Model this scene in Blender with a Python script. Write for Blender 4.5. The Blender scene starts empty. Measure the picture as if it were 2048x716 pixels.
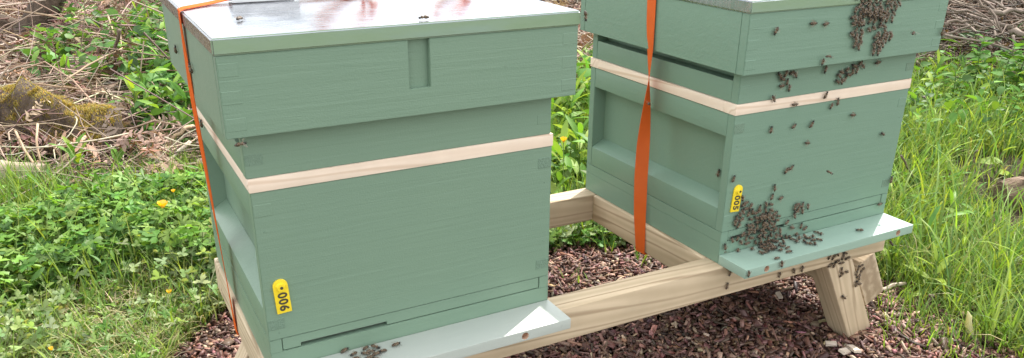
import bpy, bmesh, math, random
import numpy as np
from mathutils import Vector, Matrix, Euler

random.seed(7)
rng = np.random.default_rng(11)
scene = bpy.context.scene
COL = scene.collection
R = math.radians

# ------------------------------------------------------------------ camera
H = 0.312                     # height of the hive floor top above the ground
FPX, CY = 1624.39, 455.66     # focal length and principal row in 2048 px
CAMP = Vector((-0.1704, -1.0384, 0.6539 + H))
CAMR = (Matrix.Rotation(-0.4952, 3, 'Z') @ Matrix.Rotation(math.pi/2 - 0.4070, 3, 'X') @ Matrix.Rotation(0.0080, 3, 'Z'))
cam = bpy.data.cameras.new('camera')
cam.sensor_width = 36.0
cam.lens = FPX/2048*36
cam.shift_y = (CY - 358)/2048
cam.clip_start = 0.02
cam.clip_end = 500
camo = bpy.data.objects.new('camera', cam)
COL.objects.link(camo)
camo.matrix_world = Matrix.Translation(CAMP) @ CAMR.to_4x4()
scene.camera = camo

# ------------------------------------------------------------------ sky, sun, exposure
SUN_AZ = Vector((0.855, 0.519, 0)).normalized()     # towards the sun, on the ground
SUN_EL = R(46.5)
world = bpy.data.worlds.new('World')
scene.world = world
world.use_nodes = True
wn, wl = world.node_tree.nodes, world.node_tree.links
wn.clear()
sky = wn.new('ShaderNodeTexSky')
sky.sky_type = 'NISHITA'
sky.sun_disc = False
sky.sun_elevation = SUN_EL
sky.sun_rotation = math.atan2(SUN_AZ.x, SUN_AZ.y)
sky.air_density = 1.0
sky.dust_density = 1.5
tcw = wn.new('ShaderNodeTexCoord')
mpw = wn.new('ShaderNodeMapping')
mpw.inputs['Scale'].default_value = (1.6, 1.6, 3.6)
nzw = wn.new('ShaderNodeTexNoise')
nzw.inputs['Scale'].default_value = 1.7
nzw.inputs['Detail'].default_value = 7
nzw.inputs['Roughness'].default_value = 0.55
crw = wn.new('ShaderNodeValToRGB')
crw.color_ramp.elements[0].position = 0.34
crw.color_ramp.elements[1].position = 0.58
mxw = wn.new('ShaderNodeMixRGB')
mxw.inputs['Color2'].default_value = (9.8, 9.7, 9.5, 1)     # sunlit cumulus, in the sky texture's units
bgw = wn.new('ShaderNodeBackground')
bgw.inputs['Strength'].default_value = 0.15
ouw = wn.new('ShaderNodeOutputWorld')
wl.new(tcw.outputs['Generated'], mpw.inputs['Vector'])
wl.new(mpw.outputs['Vector'], nzw.inputs['Vector'])
wl.new(nzw.outputs['Fac'], crw.inputs['Fac'])
wl.new(crw.outputs['Color'], mxw.inputs['Fac'])
wl.new(sky.outputs['Color'], mxw.inputs['Color1'])
wl.new(mxw.outputs['Color'], bgw.inputs['Color'])
wl.new(bgw.outputs['Background'], ouw.inputs['Surface'])
sun = bpy.data.lights.new('sun', 'SUN')
sun.energy = 4.2
sun.angle = R(0.53)
sun.color = (1.0, 0.95, 0.87)
suno = bpy.data.objects.new('sun', sun)
COL.objects.link(suno)
sd = Vector((SUN_AZ.x*math.cos(SUN_EL), SUN_AZ.y*math.cos(SUN_EL), math.sin(SUN_EL)))
suno.rotation_euler = sd.to_track_quat('Z', 'Y').to_euler()
suno.location = (3, 3, 5)
scene.view_settings.view_transform = 'Standard'
scene.view_settings.look = 'None'
scene.view_settings.gamma = 1
scene.view_settings.use_curve_mapping = False
scene.view_settings.exposure = 0.95

# ------------------------------------------------------------------ pixel helpers (a pixel gives only a direction)
def ray(u, v):
    return CAMR @ Vector(((u-1024)/FPX, -(v-CY)/FPX, -1))
def on_axis(u, v, axis, val):
    d = ray(u, v)
    return CAMP + d*((val-CAMP[axis])/d[axis])
def ground(u, v, z=0.0):
    return on_axis(u, v, 2, z)

# ------------------------------------------------------------------ object helpers
def link(o, parent=None):
    COL.objects.link(o)
    if parent is not None:
        o.parent = parent
    return o
def tag(o, label, cat=None, group=None, kind=None):
    o['label'] = label
    if cat: o['category'] = cat
    if group: o['group'] = group
    if kind: o['kind'] = kind
    return o
def empty(name, loc, rot=(0, 0, 0)):
    o = bpy.data.objects.new(name, None)
    o.empty_display_size = 0.05
    o.location = loc
    o.rotation_euler = rot
    return link(o)
def obj(name, me, mat=None, parent=None, loc=None, rot=None):
    if isinstance(me, bmesh.types.BMesh):
        m = bpy.data.meshes.new(name)
        me.to_mesh(m); me.free()
        me = m
    if mat is not None and not me.materials:
        for k in (mat if isinstance(mat, (list, tuple)) else [mat]):
            me.materials.append(k)
    o = bpy.data.objects.new(name, me)
    if loc is not None: o.location = loc
    if rot is not None: o.rotation_euler = rot
    return link(o, parent)
def box(bm, x0, x1, y0, y1, z0, z1, mi=0):
    vs = [bm.verts.new((x, y, z)) for z in (z0, z1) for y in (y0, y1) for x in (x0, x1)]
    for f in ((0, 2, 3, 1), (4, 5, 7, 6), (0, 1, 5, 4), (2, 6, 7, 3), (0, 4, 6, 2), (1, 3, 7, 5)):
        fc = bm.faces.new([vs[i] for i in f]); fc.material_index = mi
    return vs
def bevel(bm, w, seg=2):
    bmesh.ops.bevel(bm, geom=[e for e in bm.edges], offset=w, segments=seg, profile=0.6, affect='EDGES', clamp_overlap=True)
    return bm
def bx(x0, x1, y0, y1, z0, z1, bev=0.0012, seg=2):
    bm = bmesh.new()
    box(bm, x0, x1, y0, y1, z0, z1)
    if bev: bevel(bm, bev, seg)
    return bm
def prism(pts, axis, a, b):
    """polygon pts (2D) extruded along an axis between a and b"""
    bm = bmesh.new()
    def P(p, t):
        return {'x': (t, p[0], p[1]), 'y': (p[0], t, p[1]), 'z': (p[0], p[1], t)}[axis]
    va = [bm.verts.new(P(p, a)) for p in pts]
    vb = [bm.verts.new(P(p, b)) for p in pts]
    bm.faces.new(va); bm.faces.new(vb[::-1])
    n = len(pts)
    for i in range(n):
        bm.faces.new((va[i], vb[i], vb[(i+1) % n], va[(i+1) % n]))
    bmesh.ops.recalc_face_normals(bm, faces=bm.faces)
    return bm
def smooth(o, angle=40):
    me = o.data
    me.polygons.foreach_set('use_smooth', [True]*len(me.polygons))
    try: me.set_sharp_from_angle(angle=R(angle))
    except Exception: pass
    return o
def mesh_np(name, verts, faces, tint=None, smooth_=False):
    """faces: (n,k) int array, or list of such arrays"""
    me = bpy.data.meshes.new(name)
    if not isinstance(faces, list): faces = [faces]
    nl = sum(f.size for f in faces); nf = sum(len(f) for f in faces)
    me.vertices.add(len(verts)); me.loops.add(nl); me.polygons.add(nf)
    me.vertices.foreach_set('co', np.asarray(verts, np.float32).ravel())
    me.loops.foreach_set('vertex_index', np.concatenate([f.ravel() for f in faces]).astype(np.int32))
    tot = np.concatenate([np.full(len(f), f.shape[1], np.int32) for f in faces])
    st = np.concatenate([[0], np.cumsum(tot)[:-1]]).astype(np.int32)
    me.polygons.foreach_set('loop_start', st)
    try: me.polygons.foreach_set('loop_total', tot)
    except Exception: pass
    if smooth_: me.polygons.foreach_set('use_smooth', np.ones(nf, bool))
    me.update(calc_edges=True)
    if tint is not None:
        a = me.attributes.new('tint', 'FLOAT_COLOR', 'POINT')
        c = np.ones((len(verts), 4), np.float32); c[:, :3] = tint
        a.data.foreach_set('color', c.ravel())
    return me
def tube(pts, rads, sides=6, cap=True):
    """returns verts, quad faces, of a tube through pts"""
    pts = [Vector(p) for p in pts]
    n = len(pts); V = []; F = []
    prev = None
    for i, p in enumerate(pts):
        t = (pts[min(i+1, n-1)] - pts[max(i-1, 0)]).normalized()
        if prev is None:
            prev = t.orthogonal().normalized()
        a = (prev - t*prev.dot(t)).normalized(); prev = a
        b = t.cross(a)
        for k in range(sides):
            th = 2*math.pi*k/sides
            V.append(p + (a*math.cos(th) + b*math.sin(th))*rads[i])
    for i in range(n-1):
        for k in range(sides):
            F.append((i*sides+k, i*sides+(k+1) % sides, (i+1)*sides+(k+1) % sides, (i+1)*sides+k))
    return V, F
def tube_mesh(name, pts, rads, sides=8):
    V, F = tube(pts, rads, sides)
    n = len(pts)
    me = bpy.data.meshes.new(name)
    me.from_pydata([tuple(v) for v in V], [], F + [tuple(range(sides))[::-1], tuple(range((n-1)*sides, n*sides))])
    me.polygons.foreach_set('use_smooth', [True]*len(me.polygons))
    me.update()
    return me

# ------------------------------------------------------------------ materials
class NT:
    def __init__(s, name):
        s.m = bpy.data.materials.new(name); s.m.use_nodes = True
        s.t = s.m.node_tree; s.t.nodes.clear()
        s.out = s.t.nodes.new('ShaderNodeOutputMaterial')
    def n(s, typ, **kw):
        nd = s.t.nodes.new(typ)
        for k, v in kw.items():
            if k in nd.inputs: nd.inputs[k].default_value = v
            else: setattr(nd, k, v)
        return nd
    def l(s, a, b): s.t.links.new(a, b)
    def noise(s, vec, scale, detail=4, rough=0.55, dist=0.0):
        nd = s.n('ShaderNodeTexNoise'); nd.inputs['Scale'].default_value = scale
        nd.inputs['Detail'].default_value = detail; nd.inputs['Roughness'].default_value = rough
        nd.inputs['Distortion'].default_value = dist
        if vec is not None: s.l(vec, nd.inputs['Vector'])
        return nd.outputs['Fac']
    def mapping(s, scale=(1, 1, 1), coord='Object', loc=(0, 0, 0), rot=(0, 0, 0)):
        tc = s.n('ShaderNodeTexCoord'); mp = s.n('ShaderNodeMapping')
        mp.inputs['Scale'].default_value = scale; mp.inputs['Location'].default_value = loc; mp.inputs['Rotation'].default_value = rot
        s.l(tc.outputs[coord], mp.inputs['Vector'])
        return mp.outputs['Vector']
    def ramp(s, fac, stops):
        nd = s.n('ShaderNodeValToRGB')
        e = nd.color_ramp.elements
        while len(e) < len(stops): e.new(0.5)
        for i, (p, c) in enumerate(stops):
            e[i].position = p; e[i].color = (*c, 1) if len(c) == 3 else c
        s.l(fac, nd.inputs['Fac'])
        return nd.outputs['Color']
    def mix(s, fac, a, b, blend='MIX'):
        nd = s.n('ShaderNodeMixRGB'); nd.blend_type = blend
        for sock, v in (('Fac', fac), ('Color1', a), ('Color2', b)):
            if isinstance(v, bpy.types.NodeSocket): s.l(v, nd.inputs[sock])
            elif isinstance(v, (int, float)): nd.inputs[sock].default_value = v
            else: nd.inputs[sock].default_value = (*v, 1)
        return nd.outputs['Color']
    def bump(s, h, strength=0.3, dist=0.002):
        nd = s.n('ShaderNodeBump'); nd.inputs['Strength'].default_value = strength; nd.inputs['Distance'].default_value = dist
        s.l(h, nd.inputs['Height'])
        return nd.outputs['Normal']
    def pbr(s, color, rough=0.5, normal=None, metallic=0.0, spec=0.5):
        b = s.n('ShaderNodeBsdfPrincipled')
        for sock, v in (('Base Color', color), ('Roughness', rough), ('Metallic', metallic), ('Specular IOR Level', spec)):
            if isinstance(v, bpy.types.NodeSocket): s.l(v, b.inputs[sock])
            elif isinstance(v, (int, float)): b.inputs[sock].default_value = v
            else: b.inputs[sock].default_value = (*v, 1)
        if normal is not None: s.l(normal, b.inputs['Normal'])
        s.l(b.outputs['BSDF'], s.out.inputs['Surface'])
        return b

def mat_paint(name, base, dark, rough=0.42, grain=0.35, gscale=(5, 60, 130)):
    t = NT(name)
    v1 = t.mapping((1, 1, 1))
    vg = t.mapping(gscale)
    big = t.noise(v1, 5.0, 3)
    gr = t.noise(vg, 1.0, 5, 0.6, 0.6)
    fine = t.noise(v1, 420.0, 2)
    col = t.mix(t.ramp(big, [(0.3, (0, 0, 0)), (0.75, (1, 1, 1))]), base, dark)
    col = t.mix(t.ramp(gr, [(0.62, (0, 0, 0)), (0.80, (0.30, 0.30, 0.30))]), col, tuple(c*1.28 for c in base))
    sp = t.noise(t.mapping((1, 1, 1), loc=(3, 1, 7)), 55.0, 2)
    col = t.mix(t.ramp(sp, [(0.72, (0, 0, 0)), (0.80, (0.35, 0.35, 0.35))]), col, tuple(c*0.72 for c in base))
    sc = t.noise(t.mapping((14, 90, 55), loc=(1, 4, 2)), 1.0, 4, 0.7)
    col = t.mix(t.ramp(sc, [(0.70, (0, 0, 0)), (0.78, (0.30, 0.30, 0.30))]), col, tuple(min(0.8, c*1.55) for c in base))
    hgt = t.mix(0.25, gr, fine)
    t.pbr(col, t.ramp(big, [(0.2, (rough-0.06,)*3), (0.8, (rough+0.1,)*3)]), t.bump(hgt, grain*1.25, 0.0018), spec=0.45)
    return t.m
PAINT = mat_paint('green_paint', (0.180, 0.268, 0.192), (0.165, 0.252, 0.180))
PAINT_B = mat_paint('green_paint_teal', (0.176, 0.274, 0.202), (0.160, 0.256, 0.188))
LAND_A = mat_paint('landing_paint_pale', (0.43, 0.46, 0.42), (0.395, 0.435, 0.395), 0.40, 0.25)
LAND_B = mat_paint('landing_paint_teal', (0.295, 0.41, 0.335), (0.27, 0.385, 0.315), 0.40, 0.25)
ENDP = mat_paint('painted_end_grain', (0.165, 0.248, 0.178), (0.125, 0.20, 0.142), 0.6, 1.0, (260, 260, 180))

def mat_wood(name, light, mid, dark, rough=0.65, scale=1.0, along=0):
    t = NT(name)
    sc = [38*scale, 38*scale, 38*scale]; sc[along] = 2.4*scale
    v = t.mapping(tuple(sc))
    nz = t.noise(v, 0.55, 3, 0.5, 0.4)
    wv = t.n('ShaderNodeTexWave'); wv.wave_type = 'BANDS'; wv.bands_direction = 'DIAGONAL'
    wv.inputs['Scale'].default_value = 0.55; wv.inputs['Distortion'].default_value = 7.0
    wv.inputs['Detail'].default_value = 3.0; wv.inputs['Detail Scale'].default_value = 0.7
    t.l(v, wv.inputs['Vector'])
    col = t.ramp(wv.outputs['Fac'], [(0.0, mid), (0.55, light), (0.88, light), (1.0, dark)])
    col = t.mix(t.ramp(nz, [(0.35, (0, 0, 0)), (0.7, (0.6, 0.6, 0.6))]), col, mid)
    blot = t.noise(t.mapping((1, 1, 1)), 9.0, 4)
    col = t.mix(t.ramp(blot, [(0.45, (0, 0, 0)), (0.75, (0.5, 0.5, 0.5))]), col, tuple(c*0.78 for c in mid))
    fine = t.noise(t.mapping(tuple(s*9 for s in sc)), 1.0, 2)
    t.pbr(col, rough, t.bump(t.mix(0.5, wv.outputs['Fac'], fine), 0.35, 0.0012), spec=0.3)
    return t.m
PINE = mat_wood('pale_pine', (0.85, 0.70, 0.57), (0.79, 0.63, 0.50), (0.66, 0.49, 0.36))
TIMBER = mat_wood('treated_timber', (0.60, 0.48, 0.33), (0.49, 0.385, 0.255), (0.33, 0.24, 0.15), 0.7)
def mat_endgrain():
    t = NT('timber_end_grain')
    v = t.mapping((1, 1, 1), loc=(0.03, 0, 0.05))
    wv = t.n('ShaderNodeTexWave'); wv.wave_type = 'RINGS'; wv.rings_direction = 'Z'
    wv.inputs['Scale'].default_value = 55; wv.inputs['Distortion'].default_value = 1.4; wv.inputs['Detail'].default_value = 2
    t.l(v, wv.inputs['Vector'])
    col = t.ramp(wv.outputs['Fac'], [(0.0, (0.44, 0.34, 0.23)), (0.6, (0.54, 0.43, 0.30)), (1.0, (0.30, 0.22, 0.14))])
    t.pbr(col, 0.8, t.bump(t.noise(v, 300, 3), 0.4, 0.002))
    return t.m
ENDGRAIN = mat_endgrain()
RAWWOOD = mat_wood('raw_hole_wood', (0.62, 0.42, 0.30), (0.55, 0.36, 0.25), (0.4, 0.25, 0.16), 0.8, 3)

def mat_metal():
    t = NT('galvanised_sheet')
    v = t.mapping((1, 1, 1))
    big = t.noise(v, 7.0, 3, 0.5, 0.5)
    sm = t.noise(t.mapping((1, 1, 1), loc=(5, 2, 1)), 34.0, 4, 0.6)
    scr = t.noise(t.mapping((9, 160, 20), rot=(0, 0, 0.5)), 1.0, 3)
    col = t.ramp(sm, [(0.3, (0.33, 0.355, 0.39)), (0.75, (0.42, 0.445, 0.48))])
    rough = t.ramp(t.mix(0.5, sm, scr), [(0.3, (0.17,)*3), (0.75, (0.36,)*3)])
    t.pbr(col, rough, t.bump(t.mix(0.12, big, scr), 0.35, 0.006), 1.0)
    return t.m
METAL = mat_metal()
def mat_rim():
    t = NT('painted_reflection_rim')
    v = t.mapping((1, 1, 1))
    nz = t.noise(t.mapping((7, 7, 40)), 1.0, 4)
    col = t.ramp(nz, [(0.25, (0.215, 0.315, 0.19)), (0.5, (0.24, 0.33, 0.22)), (0.8, (0.25, 0.34, 0.28))])  # green tones imitate grass mirrored in the metal, painted as base colour
    t.pbr(col, 0.32, t.bump(t.noise(v, 60, 3), 0.15, 0.002), 0.15)
    return t.m
RIM = mat_rim()

def mat_plain(name, c, rough=0.5, metallic=0.0, bumpscale=None, bs=0.2, var=0.12):
    t = NT(name)
    v = t.mapping((1, 1, 1))
    nz = t.noise(v, bumpscale or 60, 3)
    col = t.mix(nz, tuple(x*(1-var) for x in c), tuple(min(1, x*(1+var)) for x in c))
    t.pbr(col, rough, t.bump(nz, bs, 0.001), metallic)
    return t.m
def mat_strap():
    t = NT('orange_webbing')
    tc = t.n('ShaderNodeTexCoord')
    nz = t.noise(t.mapping((1, 1, 1)), 18, 3)
    wv = t.n('ShaderNodeTexWave'); wv.wave_type = 'BANDS'; wv.bands_direction = 'Z'
    wv.inputs['Scale'].default_value = 260; t.l(tc.outputs['Object'], wv.inputs['Vector'])
    col = t.mix(nz, (0.74, 0.125, 0.014), (0.88, 0.175, 0.022))
    b = t.n('ShaderNodeBsdfDiffuse'); t.l(col, b.inputs['Color'])
    tr = t.n('ShaderNodeBsdfTranslucent'); t.l(col, tr.inputs['Color'])
    gl = t.n('ShaderNodeBsdfGlossy'); gl.inputs['Roughness'].default_value = 0.45
    nm = t.bump(wv.outputs['Fac'], 0.3, 0.0006); t.l(nm, b.inputs['Normal'])
    m1 = t.n('ShaderNodeMixShader'); m1.inputs[0].default_value = 0.25
    m2 = t.n('ShaderNodeMixShader'); m2.inputs[0].default_value = 0.05
    t.l(b.outputs[0], m1.inputs[1]); t.l(tr.outputs[0], m1.inputs[2])
    t.l(m1.outputs[0], m2.inputs[1]); t.l(gl.outputs[0], m2.inputs[2])
    t.l(m2.outputs[0], t.out.inputs['Surface'])
    return t.m
STRAP = mat_strap()
BLACK = mat_plain('black_plastic', (0.02, 0.022, 0.03), 0.4)
STEEL = mat_plain('zinc_steel', (0.55, 0.55, 0.56), 0.35, 1.0)
YELLOW = mat_plain('yellow_plastic', (0.83, 0.62, 0.03), 0.35, bumpscale=120, bs=0.08, var=0.05)
INK = mat_plain('dark_print', (0.05, 0.045, 0.03), 0.6)
DARK = mat_plain('dark_mesh', (0.10, 0.11, 0.10), 0.6, 0.5, 900, 0.8)

def mat_leafy(name, tint=True, trans=0.38, gloss=0.025, base=(0.1, 0.2, 0.04), var=0.35, rough=0.5, bumpy=0.25):
    t = NT(name)
    if tint:
        at = t.n('ShaderNodeAttribute'); at.attribute_name = 'tint'; col = at.outputs['Color']
    else:
        oi = t.n('ShaderNodeObjectInfo')
        col = t.mix(oi.outputs['Random'], tuple(c*(1-var) for c in base), tuple(c*(1+var) for c in base))
    nz = t.noise(t.mapping((1, 1, 1)), 90, 3)
    col = t.mix(t.ramp(nz, [(0.35, (0, 0, 0)), (0.7, (0.35,)*3)]), col, (0.9, 0.95, 0.75), 'MULTIPLY')
    d = t.n('ShaderNodeBsdfDiffuse'); t.l(col, d.inputs['Color'])
    nm = t.bump(nz, bumpy, 0.002); t.l(nm, d.inputs['Normal'])
    tr = t.n('ShaderNodeBsdfTranslucent')
    tcol = t.mix(1.0, col, (1.25, 1.15, 0.45), 'MULTIPLY'); t.l(tcol, tr.inputs['Color'])
    gl = t.n('ShaderNodeBsdfGlossy'); gl.inputs['Roughness'].default_value = rough; t.l(nm, gl.inputs['Normal'])
    m1 = t.n('ShaderNodeMixShader'); m1.inputs[0].default_value = trans
    m2 = t.n('ShaderNodeMixShader'); m2.inputs[0].default_value = gloss
    t.l(d.outputs[0], m1.inputs[1]); t.l(tr.outputs[0], m1.inputs[2])
    t.l(m1.outputs[0], m2.inputs[1]); t.l(gl.outputs[0], m2.inputs[2])
    t.l(m2.outputs[0], t.out.inputs['Surface'])
    return t.m
LEAF = mat_leafy('leaf_tinted')
LEAF_P = mat_leafy('leaf_willowherb', False, base=(0.125, 0.265, 0.036))
LEAF_N = mat_leafy('leaf_nettle', False, gloss=0.012, base=(0.085, 0.20, 0.036))
LEAF_Y = mat_leafy('leaf_yellowing', False, base=(0.26, 0.37, 0.045), var=0.2)
STEMG = mat_leafy('stem_green', False, trans=0.1, base=(0.12, 0.20, 0.05))
PETAL = mat_leafy('buttercup_petal', False, trans=0.3, base=(0.85, 0.52, 0.01), var=0.05, gloss=0.1)
DRY = mat_leafy('dry_litter', trans=0.12, gloss=0.03)
STRAW = mat_wood('straw_stalk', (0.47, 0.36, 0.24), (0.38, 0.27, 0.17), (0.24, 0.16, 0.10), 0.75, 2.0)
PALESTRAW = mat_wood('bleached_stalk', (0.60, 0.52, 0.43), (0.50, 0.42, 0.33), (0.36, 0.28, 0.21), 0.75, 2.0)
BARKW = mat_wood('weathered_branch', (0.20, 0.155, 0.12), (0.14, 0.105, 0.08), (0.07, 0.05, 0.04), 0.85, 1.6)
PALEBR = mat_wood('pale_branch', (0.25, 0.20, 0.16), (0.19, 0.15, 0.12), (0.11, 0.085, 0.065), 0.85, 1.6)
CHIPS = mat_leafy('bark_chips', trans=0.0, gloss=0.04, rough=0.5, bumpy=0.6)

def mat_bark():
    t = NT('rough_bark')
    v = t.mapping((1, 1, 0.45))
    n1 = t.noise(v, 22, 6, 0.65, 1.0); n2 = t.noise(v, 110, 3)
    col = t.ramp(n1, [(0.3, (0.035, 0.024, 0.017)), (0.55, (0.105, 0.075, 0.052)), (0.8, (0.20, 0.15, 0.11))])
    t.pbr(col, 0.9, t.bump(t.mix(0.3, n1, n2), 1.0, 0.02))
    return t.m
BARK = mat_bark()
def mat_cutlog():
    t = NT('grey_cut_log')
    v = t.mapping((3, 40, 40))
    n1 = t.noise(v, 1.0, 5, 0.6, 0.6)
    col = t.ramp(n1, [(0.3, (0.20, 0.155, 0.105)), (0.55, (0.36, 0.29, 0.21)), (0.8, (0.48, 0.41, 0.31))])
    t.pbr(col, 0.85, t.bump(n1, 0.7, 0.004))
    return t.m
CUTLOG = mat_cutlog()
def mat_soil():
    t = NT('soil_and_turf')
    v = t.mapping((1, 1, 1))
    n1 = t.noise(v, 1.3, 5, 0.6, 0.4); n2 = t.noise(v, 40, 6, 0.65); n3 = t.noise(v, 260, 3)
    soil = t.ramp(n2, [(0.3, (0.030, 0.021, 0.014)), (0.6, (0.075, 0.052, 0.034)), (0.85, (0.15, 0.11, 0.075))])
    turf = t.ramp(n2, [(0.3, (0.030, 0.055, 0.012)), (0.6, (0.07, 0.12, 0.025)), (0.85, (0.13, 0.17, 0.05))])
    # turf away from the apiary clearing, bare litter soil inside it
    sep = t.n('ShaderNodeSeparateXYZ'); t.l(v, sep.inputs[0])
    ln = t.n('ShaderNodeVectorMath'); ln.operation = 'DISTANCE'; ln.inputs[1].default_value = (1.0, 3.0, 0)
    t.l(v, ln.inputs[0])
    mr = t.n('ShaderNodeMapRange'); mr.inputs['From Min'].default_value = 6.0; mr.inputs['From Max'].default_value = 9.0
    t.l(ln.outputs['Value'], mr.inputs['Value'])
    col = t.mix(mr.outputs['Result'], t.mix(t.ramp(n1, [(0.5, (0, 0, 0)), (0.7, (0.6,)*3)]), soil, turf), turf)
    t.pbr(col, 0.95, t.bump(t.mix(0.4, n2, n3), 0.8, 0.02), spec=0.2)
    return t.m
SOIL = mat_soil()

# ------------------------------------------------------------------ ground
def gz(x, y):
    """ground relief, flat round the stand"""
    x = np.asarray(x, float); y = np.asarray(y, float)
    d = np.clip((np.hypot(np.maximum(np.abs(x-0.6)-0.9, 0), np.maximum(np.abs(y-0.1)-0.6, 0))-0.1)/1.2, 0, 1)
    b = 0.03*np.sin(2.3*x+1.1)*np.sin(1.9*y+0.4) + 0.02*np.sin(5.1*x+2*y) + 0.012*np.sin(9*y-4*x)
    return d*b + 0.25*np.clip((y-4.5)/3, 0, 1)
xs = np.concatenate([np.array([-90, -50, -28, -16, -9, -5]), np.arange(-3, 7.01, 0.12), np.array([9, 13, 20, 32, 55, 90])])
ys = np.concatenate([np.array([-90, -50, -28, -16, -9, -5, -3.0, -2]), np.arange(-1.2, 8.6, 0.12), np.array([11, 16, 25, 40, 60, 90])])
X, Y = np.meshgrid(xs, ys)
Z = gz(X, Y)
nx, ny = len(xs), len(ys)
ii, jj = np.meshgrid(np.arange(nx-1), np.arange(ny-1))
a = (jj*nx+ii).ravel()
gme = mesh_np('ground', np.stack([X, Y, Z], -1).reshape(-1, 3), np.stack([a, a+1, a+nx+1, a+nx], 1), smooth_=True)
go = obj('ground', gme, SOIL)
tag(go, 'dark soil and turf lying under the plants and bark', 'ground', kind='structure')

# ------------------------------------------------------------------ hive stand
ST = H - 0.0186       # top of the stand
stand = empty('hive_stand', (0, 0, 0))
tag(stand, 'pale treated timber stand with splayed legs carrying both green beehives', 'stand')
def beam(name, x0, x1, y0, y1, z0, z1, parent=stand, mat=TIMBER, bev=0.003):
    """timber with its length along local X"""
    c = Vector(((x0+x1)/2, (y0+y1)/2, (z0+z1)/2))
    d = (x1-x0, y1-y0, z1-z0)
    if d[1] > d[0]:
        o = obj(name, bx(-d[1]/2, d[1]/2, -d[0]/2, d[0]/2, -d[2]/2, d[2]/2, bev, 3), mat, parent, c, (0, 0, math.pi/2))
    else:
        o = obj(name, bx(-d[0]/2, d[0]/2, -d[1]/2, d[1]/2, -d[2]/2, d[2]/2, bev, 3), mat, parent, c)
    return smooth(o, 35)
RB = ST - 0.0645
beam('front_rail', -0.006, 1.30, -0.013, 0.035, RB, ST)
beam('back_rail', -0.006, 1.30, 0.420, 0.467, RB, ST)
for x in (-0.0055, 0.405, 0.830, 1.252):
    beam('cross_rail', x, x+0.047, 0.0355, 0.4195, RB+0.0005, ST-0.0005)
def leg(y0, y1, xa, xb, w=0.066):
    """splayed leg in the XZ plane from the rail's underside to the ground; local X is the length"""
    ztop, zbot = RB, -0.02
    dx, dz = xb-xa, zbot-ztop
    L = math.hypot(dx, dz); ang = math.atan2(dz, dx)
    h = w*abs(dz)/L/2
    k = (w/2)*dx/abs(dz)*0.0
    hw = w*L/abs(dz)/2
    # parallelogram with horizontal cuts, expressed in the leg's own frame
    ca, sa = math.cos(-ang), math.sin(-ang)
    cx, cz = (xa+xb)/2, (ztop+zbot)/2
    P = []
    for (px, pz) in ((xa-hw, ztop), (xa+hw, ztop), (xb+hw, zbot), (xb-hw, zbot)):
        qx, qz = px-cx, pz-cz
        P.append((qx*ca-qz*sa, qx*sa+qz*ca))
    bm = prism(P, 'y', -(y1-y0)/2, (y1-y0)/2)
    bevel(bm, 0.003, 3)
    o = obj('leg', bm, TIMBER, stand, (cx, (y0+y1)/2, cz), (0, -ang, 0))
    return smooth(o, 35)
leg(-0.012, 0.048, 1.168, 1.305)
leg(0.421, 0.466, 1.168, 1.305)
leg(-0.012, 0.048, 0.075, -0.062)
leg(0.215, 0.262, 0.030, -0.107, 0.05)
# brace board running front to back on the outside of the right legs, end grain towards the viewer
br_ang = math.atan2(-(0.02+RB), 1.305-1.168)
bmb = bx(-0.215, 0.215, -0.030, 0.030, -0.062, 0.062, 0.003, 3)
for f in bmb.faces:
    if abs(f.normal.x) > 0.9: f.material_index = 1
bro = obj('brace', bmb, [TIMBER, ENDGRAIN], stand, (1.309, 0.226, H-0.166), (0, 0, 0))
ax = Vector((0.137, 0, -(RB+0.02))).normalized()          # along the leg
out = Vector((-ax.z, 0, ax.x)); out = out if out.x > 0 else -out
yv = Vector((0, 1, 0))
M3 = Matrix((yv, out, yv.cross(out))).transposed()
bro.rotation_euler = M3.to_euler()
smooth(bro, 35)

# ------------------------------------------------------------------ bark mulch (stuff), built further down with the other litter

# ------------------------------------------------------------------ beehives
W = 0.460
ZB, ZT = 0.0461, 0.2711           # brood box
ZS = 0.2909                       # top of the bare wood frame
ZR = 0.3541                       # roof's lower edge
ZC, ZTOP = 0.4568, 0.4782         # metal cover
OV = 0.0245
G = 0.0004
def cut_holes(bm_box, holes, y_front, r=0.0062, depth=0.012):
    """drill round holes into the front (-y) face: boolean, returns mesh with raw wood in the holes (slot 1)"""
    me = bpy.data.meshes.new('tmp'); bm_box.to_mesh(me); bm_box.free()
    o = bpy.data.objects.new('tmp', me); COL.objects.link(o)
    cs = []
    for (x, z) in holes:
        b = bmesh.new()
        bmesh.ops.create_cone(b, cap_ends=True, segments=20, radius1=r, radius2=r, depth=depth*2,
                              matrix=Matrix.Translation((x, y_front, z)) @ Matrix.Rotation(math.pi/2, 4, 'X'))
        cm = bpy.data.meshes.new('tmpc'); b.to_mesh(cm); b.free()
        c = bpy.data.objects.new('tmpc', cm); COL.objects.link(c); cs.append(c)
        md = o.modifiers.new('b', 'BOOLEAN'); md.operation = 'DIFFERENCE'; md.object = c; md.solver = 'EXACT'
    dg = bpy.context.evaluated_depsgraph_get()
    res = bpy.data.meshes.new_from_object(o.evaluated_get(dg))
    bpy.data.objects.remove(o)
    for c in cs: bpy.data.objects.remove(c)
    for pgn in res.polygons:
        c = pgn.center
        pgn.material_index = 0
        for (x, z) in holes:
            if (c.x-x)**2+(c.z-z)**2 < (r*1.02)**2 and c.y > y_front+0.0015: pgn.material_index = 1
    return res

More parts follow.
